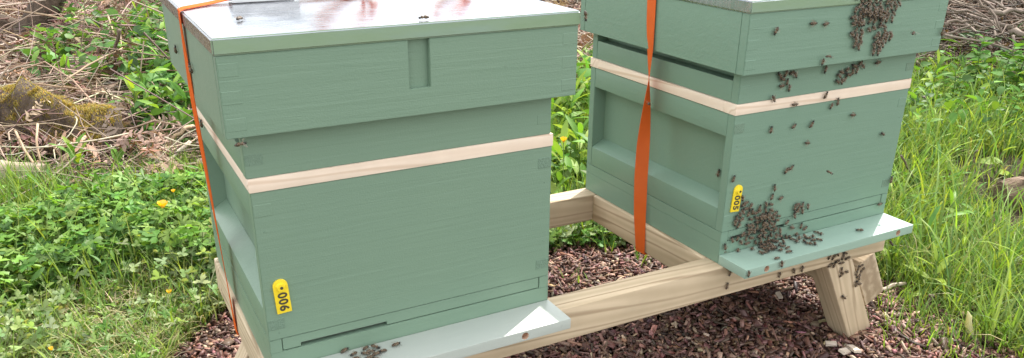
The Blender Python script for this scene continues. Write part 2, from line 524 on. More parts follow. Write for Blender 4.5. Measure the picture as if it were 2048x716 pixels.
def text_mesh(txt, size, extr):
    cu = bpy.data.curves.new('txt', 'FONT')
    cu.body = txt; cu.size = size; cu.extrude = extr; cu.align_x = 'CENTER'; cu.align_y = 'CENTER'; cu.offset = size*0.03
    cu.resolution_u = 4; cu.space_character = 1.12
    o = bpy.data.objects.new('txt', cu); COL.objects.link(o)
    dg = bpy.context.evaluated_depsgraph_get(); dg.update()
    me = bpy.data.meshes.new_from_object(o.evaluated_get(dg))
    bpy.data.objects.remove(o)
    return me

def side_poly_bar(z0, z1, z2, d):
    """lower bar of a box side: outer height z1 rising to z2 at depth d (x,z)"""
    return [(0, z0), (d, z0), (d, z2), (0, z1)]

def make_hive(ox, oy, yaw, label, number, paint, landp, slot, roof_off, eke_off, holes, tagx, tagz, tagtilt, notch, rsd):
    rs = random.Random(rsd)
    hv = empty('beehive', (ox, oy, ST), (0, 0, yaw))
    tag(hv, label, 'beehive', 'green beehives on the timber stand')
    B0 = H - ST            # local z of the floor top
    def P(name, bm, mat=paint, parent=hv, sm=True, loc=(0, 0, B0)):
        o = obj(name, bm, mat, parent, loc if parent is hv else None)
        return smooth(o, 35) if sm else o
    # floor: tray with an opening closed by the entrance block
    bm = bmesh.new()
    box(bm, 0, W, 0, W, -0.0184, 0.0250)
    box(bm, 0, 0.0172, 0, W, 0.0250, ZB-G)
    box(bm, W-0.0172, W, 0, W, 0.0250, ZB-G)
    box(bm, 0.0172, W-0.0172, W-0.018, W, 0.0250, ZB-G)
    bmesh.ops.bevel(bm, geom=[e for e in bm.edges], offset=0.0006, segments=2, affect='EDGES', clamp_overlap=True)
    fl = P('floor', bm)
    s0, s1 = slot
    zt = 0.0318
    blk = [(0.0182, 0.0262), (s0, 0.0262), (s0, zt), (s1, zt), (s1, 0.0262), (W-0.0182, 0.0262), (W-0.0182, ZB-0.0011), (0.0182, ZB-0.0011)]
    eb = obj('entrance_block', bevel(prism(blk, 'y', 0.0010, 0.020), 0.0005, 1), paint, fl)
    obj('mesh_screen', bx(s0+0.0005, s1-0.0005, 0.009, 0.011, 0.0262, zt-0.0003, 0), DARK, fl)
    # landing board with drilled holes
    lb = cut_holes(bx(-0.0005, W+0.0005, -0.0737, -0.0008, -0.0186, 0.0, 0.0014, 2), holes, -0.0737)
    lo = obj('landing_board', lb, [landp, RAWWOOD], hv, (0, 0, B0))
    smooth(lo, 30)
    # brood box
    bm = bmesh.new()
    box(bm, 0, W, 0, 0.018, ZB, ZT-G)
    box(bm, 0, W, W-0.018, W, ZB, ZT-G)
    box(bm, 0.030, 0.042, 0.018, W-0.018, ZB, ZT-G)
    box(bm, W-0.042, W-0.030, 0.018, W-0.018, ZB, ZT-G)
    bmesh.ops.bevel(bm, geom=[e for e in bm.edges], offset=0.0008, segments=2, affect='EDGES', clamp_overlap=True)
    bb = P('brood_box', bm)
    for s in (0, 1):
        top = [(0.0004, 0.2285), (0.0298, 0.2285), (0.0298, ZT-0.001), (0.0004, ZT-0.001)]
        low = [(0.0004, ZB+0.0004), (0.0298, ZB+0.0004), (0.0298, 0.1060), (0.0004, 0.0890)]
        for nm, pg in (('top_bar', top), ('bottom_bar', low)):
            if s: pg = [(W-a, b) for a, b in pg][::-1]
            b2 = prism(pg, 'y', 0.0183, W-0.0183)
            smooth(obj(nm, bevel(b2, 0.0008, 2), paint, bb), 35)
    def joints(parent, zs, xs_, y=0.0, t=0.0005):
        for (z0, z1) in zs:
            for (x0, x1) in xs_:
                dz = rs.uniform(-0.001, 0.001)
                obj('joint_block', bx(x0, x1, y-t*rs.uniform(0.6, 1.2), y+0.004, z0+dz, z1+dz, 0.0004, 1), ENDP if rs.random() < 0.6 else paint, parent)
    joints(bb, [(0.2365, 0.2540), (0.0620, 0.0785)], [(0.0012, 0.0245), (W-0.0245, W-0.0012)])
    for (nx_, nz_) in ((0.0115, 0.2135), (W-0.0120, 0.2120), (0.0105, 0.1240), (W-0.0110, 0.1100), (0.0150, 0.0560)):
        nb = bmesh.new()
        bmesh.ops.create_cone(nb, cap_ends=True, segments=10, radius1=0.0016, radius2=0.0013, depth=0.0012, matrix=Matrix.Translation((nx_, 0.0003, nz_)) @ Matrix.Rotation(math.pi/2, 4, 'X'))
        obj('nail_head', nb, ENDP, bb)
    # bare pine frame between the boxes
    bm = bmesh.new()
    fo = 0.0012
    box(bm, -fo, W+fo, -fo, 0.030, ZT, ZS-G)
    fr = obj('pine_frame', bevel(bm, 0.0007, 2), PINE, hv, (0, 0, B0)); smooth(fr, 35)
    smooth(obj('back_batten', bx(-fo, W+fo, W-0.030, W+fo, ZT, ZS-G, 0.0007), PINE, fr), 35)
    for x0 in (-fo, W+fo-0.030):
        L = W-0.0602
        smooth(obj('side_batten', bevel(bx(-L/2, L/2, -0.015, 0.015, -(ZS-ZT-G)/2+0.0003, (ZS-ZT-G)/2-0.0003, 0), 0.0007, 2), PINE, fr, (x0+0.015, W/2, (ZT+ZS-G)/2), (0, 0, math.pi/2)), 35)
    # shallow box under the roof
    ex, ey = eke_off
    ek_top = 0.430
    bm = bmesh.new()
    box(bm, ex, W+ex, ey, ey+0.018, ZS, ek_top)
    box(bm, ex, W+ex, W-0.018+ey, W+ey, ZS, ek_top)
    box(bm, ex+0.026, ex+0.038, ey+0.018, W-0.018+ey, ZS, ek_top)
    box(bm, W+ex-0.038, W+ex-0.026, ey+0.018, W-0.018+ey, ZS, ek_top)
    bmesh.ops.bevel(bm, geom=[e for e in bm.edges], offset=0.0008, segments=2, affect='EDGES', clamp_overlap=True)
    ek = P('shallow_box', bm)
    for x0 in (ex+0.0004, W+ex-0.0258):
        smooth(obj('bottom_bar', bx(x0, x0+0.0254, ey+0.0183, W-0.0183+ey, ZS+0.0004, 0.3295, 0.0008), paint, ek), 35)
    joints(ek, [(0.3075, 0.3225)], [(ex+0.0012, ex+0.0245), (W+ex-0.0245, W+ex-0.0012)], ey)
    # roof
    rx, ry, rz = roof_off
    x0, x1, y0, y1 = -OV+rx, W+OV+rx, -OV+ry, W+OV+ry
    zr, zc, zt_ = ZR+rz, ZC+rz, ZTOP+rz
    bm = bmesh.new()
    if notch:
        n0, n1, nz_ = notch
        poly = [(x0, zr), (x1, zr), (x1, zc), (n1, zc), (n1, nz_), (n0, nz_), (n0, zc), (x0, zc)]
        bm = prism(poly, 'y', y0, y0+0.009)
        box(bm, x0+0.0002, x1-0.0002, y0+0.009, y0+0.018, zr+0.0002, zc-0.0002)
    else:
        box(bm, x0, x1, y0, y0+0.018, zr, zc)
    box(bm, x0, x0+0.018, y0+0.018, y1-0.018, zr, zc)
    box(bm, x1-0.018, x1, y0+0.018, y1-0.018, zr, zc)
    box(bm, x0, x1, y1-0.018, y1, zr, zc)
    box(bm, x0+0.018, x1-0.018, y0+0.018, y1-0.018, zc-0.012, zc)
    bmesh.ops.bevel(bm, geom=[e for e in bm.edges if e.is_manifold], offset=0.0009, segments=2, affect='EDGES', clamp_overlap=True)
    rf = P('roof', bm)
    for k in range(3):
        za = zr+0.009+k*0.034
        for (xa, xb) in ((x0+0.0016, x0+0.026+rs.uniform(-.001, .001)), (x1-0.026, x1-0.0016)):
            obj('finger_joint', bx(xa, xb, y0-0.0004, y0+0.004, za, za+0.0165, 0.0004, 1), paint, rf)
    # folded sheet metal cover: bare top and sides, front rim with reflected grass put into its colour
    c = 0.0026
    bm = bmesh.new()
    box(bm, x0-c, x1+c, y0-c, y1+c, zc+0.0006, zt_)
    bmesh.ops.bevel(bm, geom=[e for e in bm.edges], offset=0.0022, segments=3, affect='EDGES', clamp_overlap=True)
    for f in bm.faces:
        if f.normal.y < -0.8: f.material_index = 1
    mc = obj('metal_cover', bm, [METAL, RIM], rf); smooth(mc, 50)
    # number tag
    tw, th = 0.0104, 0.0265
    pts = [(-tw, -th), (tw, -th)] + [(tw*math.cos(k*math.pi/12), th-tw+tw*math.sin(k*math.pi/12)) for k in range(13)]
    bm = bevel(prism(pts, 'y', -0.0028, -0.0002), 0.0007, 2)
    tg = obj('number_tag', bm, YELLOW, hv, (tagx, 0, B0+tagz), (0, tagtilt, 0))
    tg['label'] = 'yellow plastic tag printed with the number ' + number
    smooth(tg, 40)
    bm = bmesh.new()
    bmesh.ops.create_cone(bm, cap_ends=True, segments=20, radius1=0.0068, radius2=0.0052, depth=0.0045, matrix=Matrix.Translation((0, -0.0050, th-0.0115)) @ Matrix.Rotation(math.pi/2, 4, 'X'))
    st = obj('stud', bm, YELLOW, tg); smooth(st, 40)
    bm = bmesh.new()
    bmesh.ops.create_cone(bm, cap_ends=True, segments=14, radius1=0.0022, radius2=0.0022, depth=0.0012, matrix=Matrix.Translation((0.0006, -0.0074, th-0.0115)) @ Matrix.Rotation(math.pi/2, 4, 'X'))
    obj('pin_hole', bm, INK, tg)
    tm = text_mesh(number, 0.0178, 0.0002)
    # text in XY -> on the front face, read downwards
    tm.transform(Matrix.Translation((0, -0.0030, -0.0085)) @ Matrix.Rotation(math.pi/2, 4, 'Y') @ Matrix.Rotation(math.pi/2, 4, 'X'))
    obj('printed_number', tm, INK, tg)
    return hv
BX, BY, BYAW = 0.8377, 0.0025, 0.0026
hiveA = make_hive(0, 0, 0, 'nearer green beehive with shiny metal lid and yellow tag 006', '006', PAINT, LAND_A, (0.044, 0.176),
                  (0, 0, 0), (-0.003, 0.0), [(0.376, -0.0095)], 0.0245, 0.1140, -0.05, (0.2195, 0.2495, 0.3915), 1)
hiveB = make_hive(BX, BY, BYAW, 'farther green beehive with yellow tag 005, crowded with dark bees', '005', PAINT_B, LAND_B, (0.026, 0.165),
                  (0.007, 0.0, -0.006), (0.002, 0.0), [(0.052, -0.0090), (0.415, -0.0092)], 0.0262, 0.1110, 0.07, None, 2)

# ------------------------------------------------------------------ ratchet straps
def ribbon(pts, dirs, width, thick=0.0011):
    """webbing: centre line pts, local width direction dirs"""
    bm = bmesh.new()
    n = len(pts); rows = []
    for i in range(n):
        p = Vector(pts[i]); d = Vector(dirs[i]).normalized()
        t = (Vector(pts[min(i+1, n-1)])-Vector(pts[max(i-1, 0)])).normalized()
        nn = t.cross(d).normalized()*thick/2
        a, b = p-d*width/2, p+d*width/2
        rows.append([bm.verts.new(q) for q in (a-nn, b-nn, b+nn, a+nn)])
    for i in range(n-1):
        for k in range(4):
            bm.faces.new((rows[i][k], rows[i][(k+1) % 4], rows[i+1][(k+1) % 4], rows[i+1][k]))
    bm.faces.new(rows[0]); bm.faces.new(rows[-1][::-1])
    bmesh.ops.recalc_face_normals(bm, faces=bm.faces)
    return bm
def lerp(a, b, t): return Vector(a)*(1-t)+Vector(b)*t
ZL = H + ZTOP + 0.0008
# strap of the near hive
sa = empty('ratchet_strap', (-0.03, 0.2, 0.2))
tag(sa, 'orange strap drawn down the left side of the nearer hive', 'strap')
sa.location = (0, 0, 0)
pts, ds = [], []
pA = Vector((-0.0290, 0.222, ZL-0.004)); pB = Vector((-0.0070, 0.285, RB-0.002))
pM = lerp(pA, pB, 0.22); pM.x = -0.0268; pM.z = H+ZR
N = 22
for i in range(N+1):
    t = i/N
    p = lerp(pB, pM, t/0.75) if t < 0.75 else lerp(pM, pA, (t-0.75)/0.25)
    tw = 0.10*math.sin(2.2*math.pi*t)
    pts.append(p); ds.append((math.sin(tw), math.cos(tw), 0))
pts += [Vector((-0.0285, 0.224, ZL-0.001)), Vector((-0.022, 0.229, ZL+0.0008)), Vector((0.02, 0.262, ZL+0.0012)), Vector((0.06, 0.275, ZL+0.006))]
ds += [(0.0, 1, 0.0)]*4
# the webbing goes under the rail at its lower end
pts = [Vector((0.20, 0.28, RB-0.0022)), Vector((0.0, 0.284, RB-0.0022)), Vector((-0.0055, 0.285, RB-0.0022))] + pts
ds = [(0, 1, 0)]*3 + ds
smooth(obj('webbing', ribbon(pts, ds, 0.025), STRAP, sa), 60)
# right-hand run across the lid and down the far side
pts = [Vector((0.15, 0.262, ZL+0.006)), Vector((0.25, 0.262, ZL+0.0012)), Vector((0.483, 0.262, ZL+0.0010)), Vector((0.4885, 0.262, ZL-0.002)), Vector((0.489, 0.262, ZL-0.03)), Vector((0.4660, 0.255, H-0.02)), Vector((0.464, 0.25, RB-0.001)), Vector((0.455, 0.252, RB-0.0026)), Vector((0.20, 0.28, RB-0.0035))]
smooth(obj('webbing', ribbon(pts, [(0, 1, 0)]*len(pts), 0.025), STRAP, sa), 60)
# ratchet: two steel cheeks, spindle, black handle
bm = bmesh.new()
for s in (-1, 1):
    box(bm, 0.050, 0.150, 0.266+s*0.015-0.001, 0.266+s*0.015+0.001, ZL+0.0005, ZL+0.020)
smooth(obj('ratchet_cheeks', bevel(bm, 0.0006, 1), STEEL, sa), 35)
bm = bmesh.new()
bmesh.ops.create_cone(bm, cap_ends=True, segments=16, radius1=0.006, radius2=0.006, depth=0.038, matrix=Matrix.Translation((0.075, 0.266, ZL+0.011)) @ Matrix.Rotation(math.pi/2, 4, 'X'))
smooth(obj('spindle', bm, STEEL, sa), 35)
bm = bx(-0.058, 0.058, -0.018, 0.018, -0.006, 0.006, 0.003, 3)
smooth(obj('ratchet_handle', bm, BLACK, sa, (0.118, 0.2700, ZL+0.030), (0, -0.16, -0.25)), 35)
bm = bx(-0.030, 0.030, -0.008, 0.008, -0.0045, 0.0045, 0.003, 3)
smooth(obj('ratchet_grip', bm, BLACK, sa, (0.080, 0.2600, ZL+0.0245), (0, 0.05, 0.3)), 35)
# loose end bundled on the lid
def loop(cx, cy, r, n, h, seed):
    q = random.Random(seed); P_, D_ = [], []
    for i in range(n*14+1):
        a = 2*math.pi*i/14
        rr = r*(1+0.25*math.sin(i*0.37+seed))
        P_.append(Vector((cx+rr*1.5*math.cos(a), cy+0.010*math.sin(i*0.23+seed)+0.002*i/14, ZL+0.002+h*(0.5-0.5*math.cos(a+0.9)) )))
        D_.append((0.15*math.sin(i*.3), 1, 0.1*math.cos(i*.2)))
    return ribbon(P_, D_, 0.025)
smooth(obj('loose_webbing', loop(0.225, 0.256, 0.030, 3, 0.060, 1), STRAP, sa), 60)
smooth(obj('loose_webbing', loop(0.395, 0.225, 0.022, 2, 0.050, 4), STRAP, sa), 60)
# strap of the far hive, twisted once
sb = empty('ratchet_strap', (0, 0, 0))
tag(sb, 'orange twisted strap hanging tight down the left side of the farther hive', 'strap')
xt = BX-OV+0.007-0.004
keys = [(0.468, 0.238, 0.0), (0.40, 0.236, 0.06), (0.35, 0.233, 0.25), (0.292, 0.231, 0.66), (0.23, 0.2325, 1.25), (0.15, 0.236, 1.95), (0.08, 0.237, 2.25), (0.0, 0.233, 2.65), (-0.0805, 0.2245, 3.05)]
pts, ds = [], []
for i in range(60):
    z = 0.470 - (0.470+0.0835)*i/59
    for k in range(len(keys)-1):
        if keys[k][0] >= z >= keys[k+1][0] or k == len(keys)-2:
            tt = min(max((keys[k][0]-z)/(keys[k][0]-keys[k+1][0]), 0), 1)
            y = keys[k][1]*(1-tt)+keys[k+1][1]*tt
            w = keys[k][2]*(1-tt)+keys[k+1][2]*tt
            break
    x = xt + (0.825-xt)*min(max((0.47-z)/0.553, 0), 1)
    pts.append(Vector((x, y, z+H))); ds.append((math.sin(w), math.cos(w), 0))
pre = [Vector((BX+0.25, 0.238, H+ZTOP-0.006+0.0016)), Vector((xt+0.012, 0.238, H+ZTOP-0.006+0.0016)), Vector((xt+0.001, 0.238, H+ZTOP-0.008))]
post = [Vector((0.835, 0.2245, RB-0.0022)), Vector((1.1, 0.2245, RB-0.0022))]
pts = pre+pts+post; ds = [(0, 1, 0)]*3+ds+[(0, -1, 0)]*2
smooth(obj('webbing', ribbon(pts, ds, 0.027), STRAP, sb), 60)
#VEG
# ------------------------------------------------------------------ plants and litter: vectorised builders
def in_poly(x, y, poly):
    x = np.asarray(x); y = np.asarray(y); r = np.zeros(x.shape, bool)
    n = len(poly); j = n-1
    for i in range(n):
        xi, yi = poly[i]; xj, yj = poly[j]
        c = ((yi > y) != (yj > y)) & (x < (xj-xi)*(y-yi)/(yj-yi+1e-12)+xi)
        r ^= c; j = i
    return r
MULCH = [(-0.30, -0.7), (-0.22, 0.35), (-0.10, 0.62), (0.02, 0.78), (0.4, 0.80), (0.85, 0.70), (1.10, 0.64), (1.28, 0.52), (1.42, 0.38), (1.53, 0.22), (1.60, 0.05), (1.50, -0.12), (1.46, -0.7)]
CP, CR = np.array(CAMP), np.array(CAMR)
def px(P):
    q = (P-CP) @ CR
    w = np.minimum(q[..., 2], -0.05)
    return 1024+FPX*q[..., 0]/-w, CY-FPX*q[..., 1]/-w
def sample(n, x0, x1, y0, y1, keep=None, near=True):
    """random ground points in a rectangle, kept where keep(x, y) holds and a little beyond the view"""
    x = rng.uniform(x0, x1, n); y = rng.uniform(y0, y1, n)
    m = np.ones(n, bool) if keep is None else keep(x, y)
    u, v = px(np.stack([x, y, np.zeros(n)], -1))
    m &= (u > -330) & (u < 2400) & (v < 960)
    x, y = x[m], y[m]
    return np.stack([x, y, gz(x, y)], -1)
def pal(n, cols, jit=0.18):
    c = np.array(cols)[rng.integers(0, len(cols), n)]
    return np.clip(c*(1+rng.normal(0, jit, (n, 1)))*(1+rng.normal(0, jit*0.35, (n, 3))), 0.004, 0.9)
def blades(P, h, w, lean, cols, seg=4, kink=None):
    """curved grass blades"""
    n = len(P); h = h*rng.uniform(0.55, 1.25, n); w = w*rng.uniform(0.6, 1.3, n)
    az = rng.uniform(0, 2*np.pi, n); ln = np.clip(rng.normal(lean, 0.25, n), 0.05, 1.6)
    d = np.stack([np.cos(az), np.sin(az), np.zeros(n)], -1)
    s = np.stack([-np.sin(az), np.cos(az), np.zeros(n)], -1)
    roll = rng.normal(0, 0.5, n)
    V = np.zeros((n, seg*2+1, 3))
    for k in range(seg+1):
        t = k/seg
        ang = ln*t*1.15
        hor = np.where(ln > 0.01, (1-np.cos(ang))/(ln*1.15), 0)*h
        ver = np.where(ln > 0.01, np.sin(ang)/(ln*1.15), t)*h
        c = P + d*hor[:, None] + np.array([0, 0, 1.0])*ver[:, None]
        if k == seg: V[:, 2*seg] = c
        else:
            ww = (w*(1-t**1.8)*(0.75+0.25*min(1, t*4)))[:, None]/2
            sv = s*np.cos(roll*t)[:, None] + np.array([0, 0, 1.0])*np.sin(roll*t)[:, None]*0.5
            V[:, 2*k] = c-sv*ww; V[:, 2*k+1] = c+sv*ww
    q = np.array([[2*k, 2*k+1, 2*k+3, 2*k+2] for k in range(seg-1)])
    tr = np.array([[2*seg-2, 2*seg-1, 2*seg]])
    off = (np.arange(n)*(2*seg+1))[:, None, None]
    C = np.repeat(pal(n, cols)[:, None, :], 2*seg+1, 1)
    return V.reshape(-1, 3), [(q[None]+off).reshape(-1, 4), (tr[None]+off).reshape(-1, 3)], C.reshape(-1, 3)
def basis(az, pit, rol):
    ca, sa, cp, sp, cr, sr = np.cos(az), np.sin(az), np.cos(pit), np.sin(pit), np.cos(rol), np.sin(rol)
    X_ = np.stack([ca*cp, sa*cp, sp], -1)
    Y0 = np.stack([-sa, ca, 0*ca], -1)
    Z0 = np.cross(X_, Y0)
    Y_ = Y0*cr[:, None]+Z0*sr[:, None]
    Z_ = np.cross(X_, Y_)
    return np.stack([X_, Y_, Z_], -1)        # columns
def stamp(tv, tf, P, M, S, C):
    """copies of a template (verts tv, faces tf) with bases M, sizes S, colours C, as one mesh"""
    n = len(P); tv = np.asarray(tv, float)
    S = np.asarray(S, float)
    sv = tv[None]*(S[:, None, None] if S.ndim == 1 else S[:, None, :])
    V = np.einsum('nij,nkj->nki', M, sv) + P[:, None, :]
    off = (np.arange(n)*len(tv))[:, None, None]
    fs = [(np.asarray(f)[None]+off).reshape(-1, np.asarray(f).shape[1]) for f in tf]
    return V.reshape(-1, 3), fs, np.repeat(C[:, None, :], len(tv), 1).reshape(-1, 3)
def tubes(P, r, sides=4, cols=None):
    """P (m,k,3) centre lines, r (m,k) radii"""
    m, k, _ = P.shape
    T = np.gradient(P, axis=1); T /= np.linalg.norm(T, axis=2, keepdims=True)+1e-9
    ref = np.where(np.abs(T[..., 2:3]) > 0.9, np.array([1.0, 0, 0]), np.array([0, 0, 1.0]))
    A = np.cross(T, ref); A /= np.linalg.norm(A, axis=2, keepdims=True)+1e-9
    B = np.cross(T, A)
    th = 2*np.pi*np.arange(sides)/sides
    V = P[:, :, None, :] + r[:, :, None, None]*(A[:, :, None, :]*np.cos(th)[None, None, :, None]+B[:, :, None, :]*np.sin(th)[None, None, :, None])
    f = np.array([[i*sides+j, i*sides+(j+1) % sides, (i+1)*sides+(j+1) % sides, (i+1)*sides+j] for i in range(k-1) for j in range(sides)])
    F = (f[None]+(np.arange(m)*k*sides)[:, None, None]).reshape(-1, 4)
    C = np.repeat(cols[:, None, :], k*sides, 1).reshape(-1, 3)
    return V.reshape(-1, 3), [F], C
def join(parts):
    V, Q, T_, C = [], [], [], []; o = 0
    for v, fs, c in parts:
        V.append(v); C.append(c)
        for f in fs: (Q if f.shape[1] == 4 else T_).append(f+o)
        o += len(v)
    F = []
    if Q: F.append(np.concatenate(Q))
    if T_: F.append(np.concatenate(T_))
    return np.concatenate(V), F, np.concatenate(C)
def stuff(name, parts, mat, label, cat, parent=None, sm=True):
    V, F, C = join(parts)
    o = obj(name, mesh_np(name, V, F, C, sm), mat, parent)
    if parent is None: tag(o, label, cat, kind='stuff')
    else: o['kind'] = 'stuff'
    return o
# leaf templates, base at the origin, pointing along +X
def tmpl_lance(w=0.13, n=5, droop=0.35, fold=0.25):
    V, F = [], []
    for i in range(n+1):
        t = i/n
        ww = w*math.sin(math.pi*min(1, (t*0.93+0.05)))**0.8 if 0 < i < n else (0.012 if i == 0 else 0.0)
        z = 0.10*t-droop*t*t
        V += [(t, -ww, z+fold*ww), (t, 0, z), (t, ww, z+fold*ww)]
    for i in range(n):
        a = 3*i
        F += [(a, a+3, a+4, a+1), (a+1, a+4, a+5, a+2)]
    return V, [np.array(F)]
def tmpl_lobed(lobes=3, teeth=1, depth=0.5, seed=0):
    """palmate toothed leaf (buttercup-like) with a petiole point at the origin"""
    q = random.Random(seed)
    pts = []
    span = 2.5
    for l in range(lobes):
        a0 = -span+2*span*(l+0.5)/lobes
        hw = span/lobes
        pts.append((a0-hw*0.96, depth*0.42))
        for k, (da, rr) in enumerate(((-0.62, 0.78), (-0.42, 0.70), (-0.2, 0.98), (0.0, 0.88), (0.22, 1.0), (0.42, 0.72), (0.62, 0.76))):
            pts.append((a0+da*hw, rr*(1.0 if abs(a0) < 0.5 else 0.9)*q.uniform(0.9, 1.08)))
        pts.append((a0+hw*0.96, depth*0.42))
    V = [(0, 0, 0)]
    for a, r in pts:
        V.append((0.5*r*math.cos(a)+0.12, 0.5*r*math.sin(a), 0.10*r*r*math.cos(3*a)-0.06*r*r+q.uniform(-.03, .03)))
    F = [(0, i, i+1) for i in range(1, len(V)-1)]
    return V, [np.array(F)]
def tmpl_ovate(seed=0):
    q = random.Random(seed)
    n = 7; L, Rr = [], []
    for i in range(n+1):
        t = i/n
        w = 0.33*math.sin(math.pi*t**0.62)**0.9 if 0 < i < n else 0.0
        jag = 1.0 if i % 2 else 0.86
        z = 0.05*t-0.22*t*t
        L.append((t, -w*jag, z+0.18*w)); Rr.append((t, w*jag, z+0.18*w))
    V = []
    for i in range(n+1):
        V += [L[i], (i/n, 0, 0.05*i/n-0.22*(i/n)**2), Rr[i]]
    F = []
    for i in range(n):
        a = 3*i
        F += [(a, a+3, a+4, a+1), (a+1, a+4, a+5, a+2)]
    return V, [np.array(F)]
def tmpl_frond(seed=0, n=11):
    """curled dead bracken frond: rachis strip with pinnae"""
    q = random.Random(seed); V, F = [], []
    def strip(a, b, w):
        a, b = Vector(a), Vector(b); d = (b-a).normalized()
        s = d.cross(Vector((q.uniform(-.5, .5), q.uniform(-.5, .5), 1))).normalized()*w
        m = (a+b)/2+Vector((0, 0, q.uniform(-0.05, 0.06)))
        k = len(V)
        V.extend([tuple(a-s*.6), tuple(a+s*.6), tuple(m+s), tuple(m-s), tuple(b)])
        F.append((k, k+1, k+2, k+3)); F.append((k+3, k+2, k+4, k+4))
    prev = (0, 0, 0)
    quads, tris = [], []
    for i in range(1, n):
        t = i/n
        p = (t, 0.07*math.sin(3*t+seed), 0.15*math.sin(2.6*t)-0.12*t)
        strip(prev, p, 0.010)
        for s in (-1, 1):
            l = 0.36*(1-t)**0.8*q.uniform(0.6, 1.1)
            strip(p, (p[0]+l*0.35, p[1]+s*l, p[2]+q.uniform(-0.22, 0.12)), 0.020+0.03*(1-t))
        prev = p
    quads = [f for f in F if len(set(f)) == 4]; tris = [f[:3] for f in F if len(set(f)) == 3]
    return V, [np.array(quads), np.array(tris)]
def leaves(P, tm, size, pitch, cols, jitter=0.4, az=None):
    n = len(P)
    a = rng.uniform(0, 2*np.pi, n) if az is None else az
    M = basis(a, rng.normal(pitch, jitter, n), rng.normal(0, jitter, n))
    return stamp(tm[0], tm[1], P, M, size*rng.uniform(0.6, 1.3, n), pal(n, cols))
LOB = [tmpl_lobed(3, seed=1), tmpl_lobed(5, seed=2), tmpl_lobed(3, depth=0.35, seed=3)]
LAN = [tmpl_lance(), tmpl_lance(0.09, 5, 0.55), tmpl_lance(0.16, 5, 0.2)]
OVA = [tmpl_ovate(1), tmpl_ovate(2)]
FRO = [tmpl_frond(s) for s in range(4)]

# ---- zones on the ground
CLEAR = [tuple(ground(*q)[:2]) for q in ((1875, 350), (1990, 335), (2120, 330), (2120, 480), (1985, 480), (1930, 420), (1885, 385))]
def near_logs(x, y): return in_poly(x, y, CLEAR) & (rng.random(len(x)) < 0.93)
def z_mulch(x, y): return in_poly(x, y, MULCH)
def litter_edge(x): return np.where(x < 0.5, 1.86-0.28*x-0.22*np.clip((-0.15-x)/0.2, 0, 1), np.where(x < 2.3, 1.72+0.30*(x-0.5), 2.26-0.46*(x-2.3)))
def z_left(x, y): return (~z_mulch(x, y)) & (x < 0.55) & (y < litter_edge(x)+0.12*np.sin(9*x)) & (y > -0.2)
def z_gap(x, y): return (~z_mulch(x, y)) & (x >= 0.55) & (x < 2.35) & (y > 0.5) & (y < litter_edge(x))
def z_right(x, y): return (~z_mulch(x, y)) & (x > 1.45) & (y <= np.minimum(litter_edge(x), 1.75)) & ~((x < 2.3) & (y > 0.7)) & ~near_logs(x, y)
LOG_A, LOG_B = ground(25, 292), ground(240, 318)
CUT_A, CUT_B = ground(-160, 392), ground(105, 392)
def z_litter(x, y):
    ax_, ay_, bx_, by_ = LOG_A.x, LOG_A.y, LOG_B.x, LOG_B.y
    t = np.clip(((x-ax_)*(bx_-ax_)+(y-ay_)*(by_-ay_))/((bx_-ax_)**2+(by_-ay_)**2), 0, 1)
    d = np.hypot(x-ax_-t*(bx_-ax_), y-ay_-t*(by_-ay_))
    near_cut = (x < CUT_B.x+0.06) & (y > CUT_A.y-0.50) & (y < CUT_A.y+0.10) & (rng.random(len(x)) < 0.85)
    return (y > litter_edge(x)-0.1) & (x < 3.1) & ~near_cut & ((d > 0.17) | (rng.random(len(x)) < 0.22))
def z_brush(x, y): return (y > litter_edge(x)) & (x >= 2.9)

# ---- bark mulch
cv = [(-.5, -.5, -.5), (.5, -.42, -.5), (.46, .5, -.5), (-.5, .44, -.5), (-.42, -.46, .5), (.5, -.5, .36), (.40, .46, .5), (-.46, .5, .4)]
cf = [np.array([(0, 3, 2, 1), (4, 5, 6, 7), (0, 1, 5, 4), (2, 3, 7, 6), (0, 4, 7, 3), (1, 2, 6, 5)])]
n = 80000
x = rng.uniform(-0.4, 1.75, n); y = rng.uniform(-0.42, 0.92, n)
m = in_poly(x+rng.normal(0, 0.05, n), y+rng.normal(0, 0.05, n), MULCH)
x, y = x[m], y[m]; n = len(x)
hump = 0.012*np.sin(7*x+1)*np.sin(6*y)+0.008*np.sin(15*x-9*y)
P = np.stack([x, y, gz(x, y)+np.clip(0.012+hump, 0, 1)+rng.uniform(0, 0.020, n)], -1)
M = basis(rng.uniform(0, 2*np.pi, n), rng.normal(0, 0.42, n), rng.normal(0, 0.6, n))
ln_ = np.exp(rng.normal(math.log(0.0145), 0.55, n))
S = np.stack([ln_, np.minimum(ln_*0.75, np.exp(rng.normal(math.log(0.0060), 0.45, n))), rng.uniform(0.0015, 0.005, n)], -1)
C = pal(n, [(0.138, 0.069, 0.051), (0.102, 0.052, 0.039), (0.18, 0.094, 0.071), (0.072, 0.039, 0.03), (0.216, 0.124, 0.097), (0.144, 0.076, 0.062), (0.312, 0.19, 0.144), (0.12, 0.063, 0.046)], 0.30)
pale = rng.random(n) < 0.022
C[pale] = pal(int(pale.sum()), [(0.45, 0.34, 0.25), (0.38, 0.28, 0.20)], 0.12)
stuff('bark_mulch', [stamp(cv, cf, P, M, S, C)], CHIPS, 'reddish brown bark chips spread under the timber stand', 'mulch', sm=False)

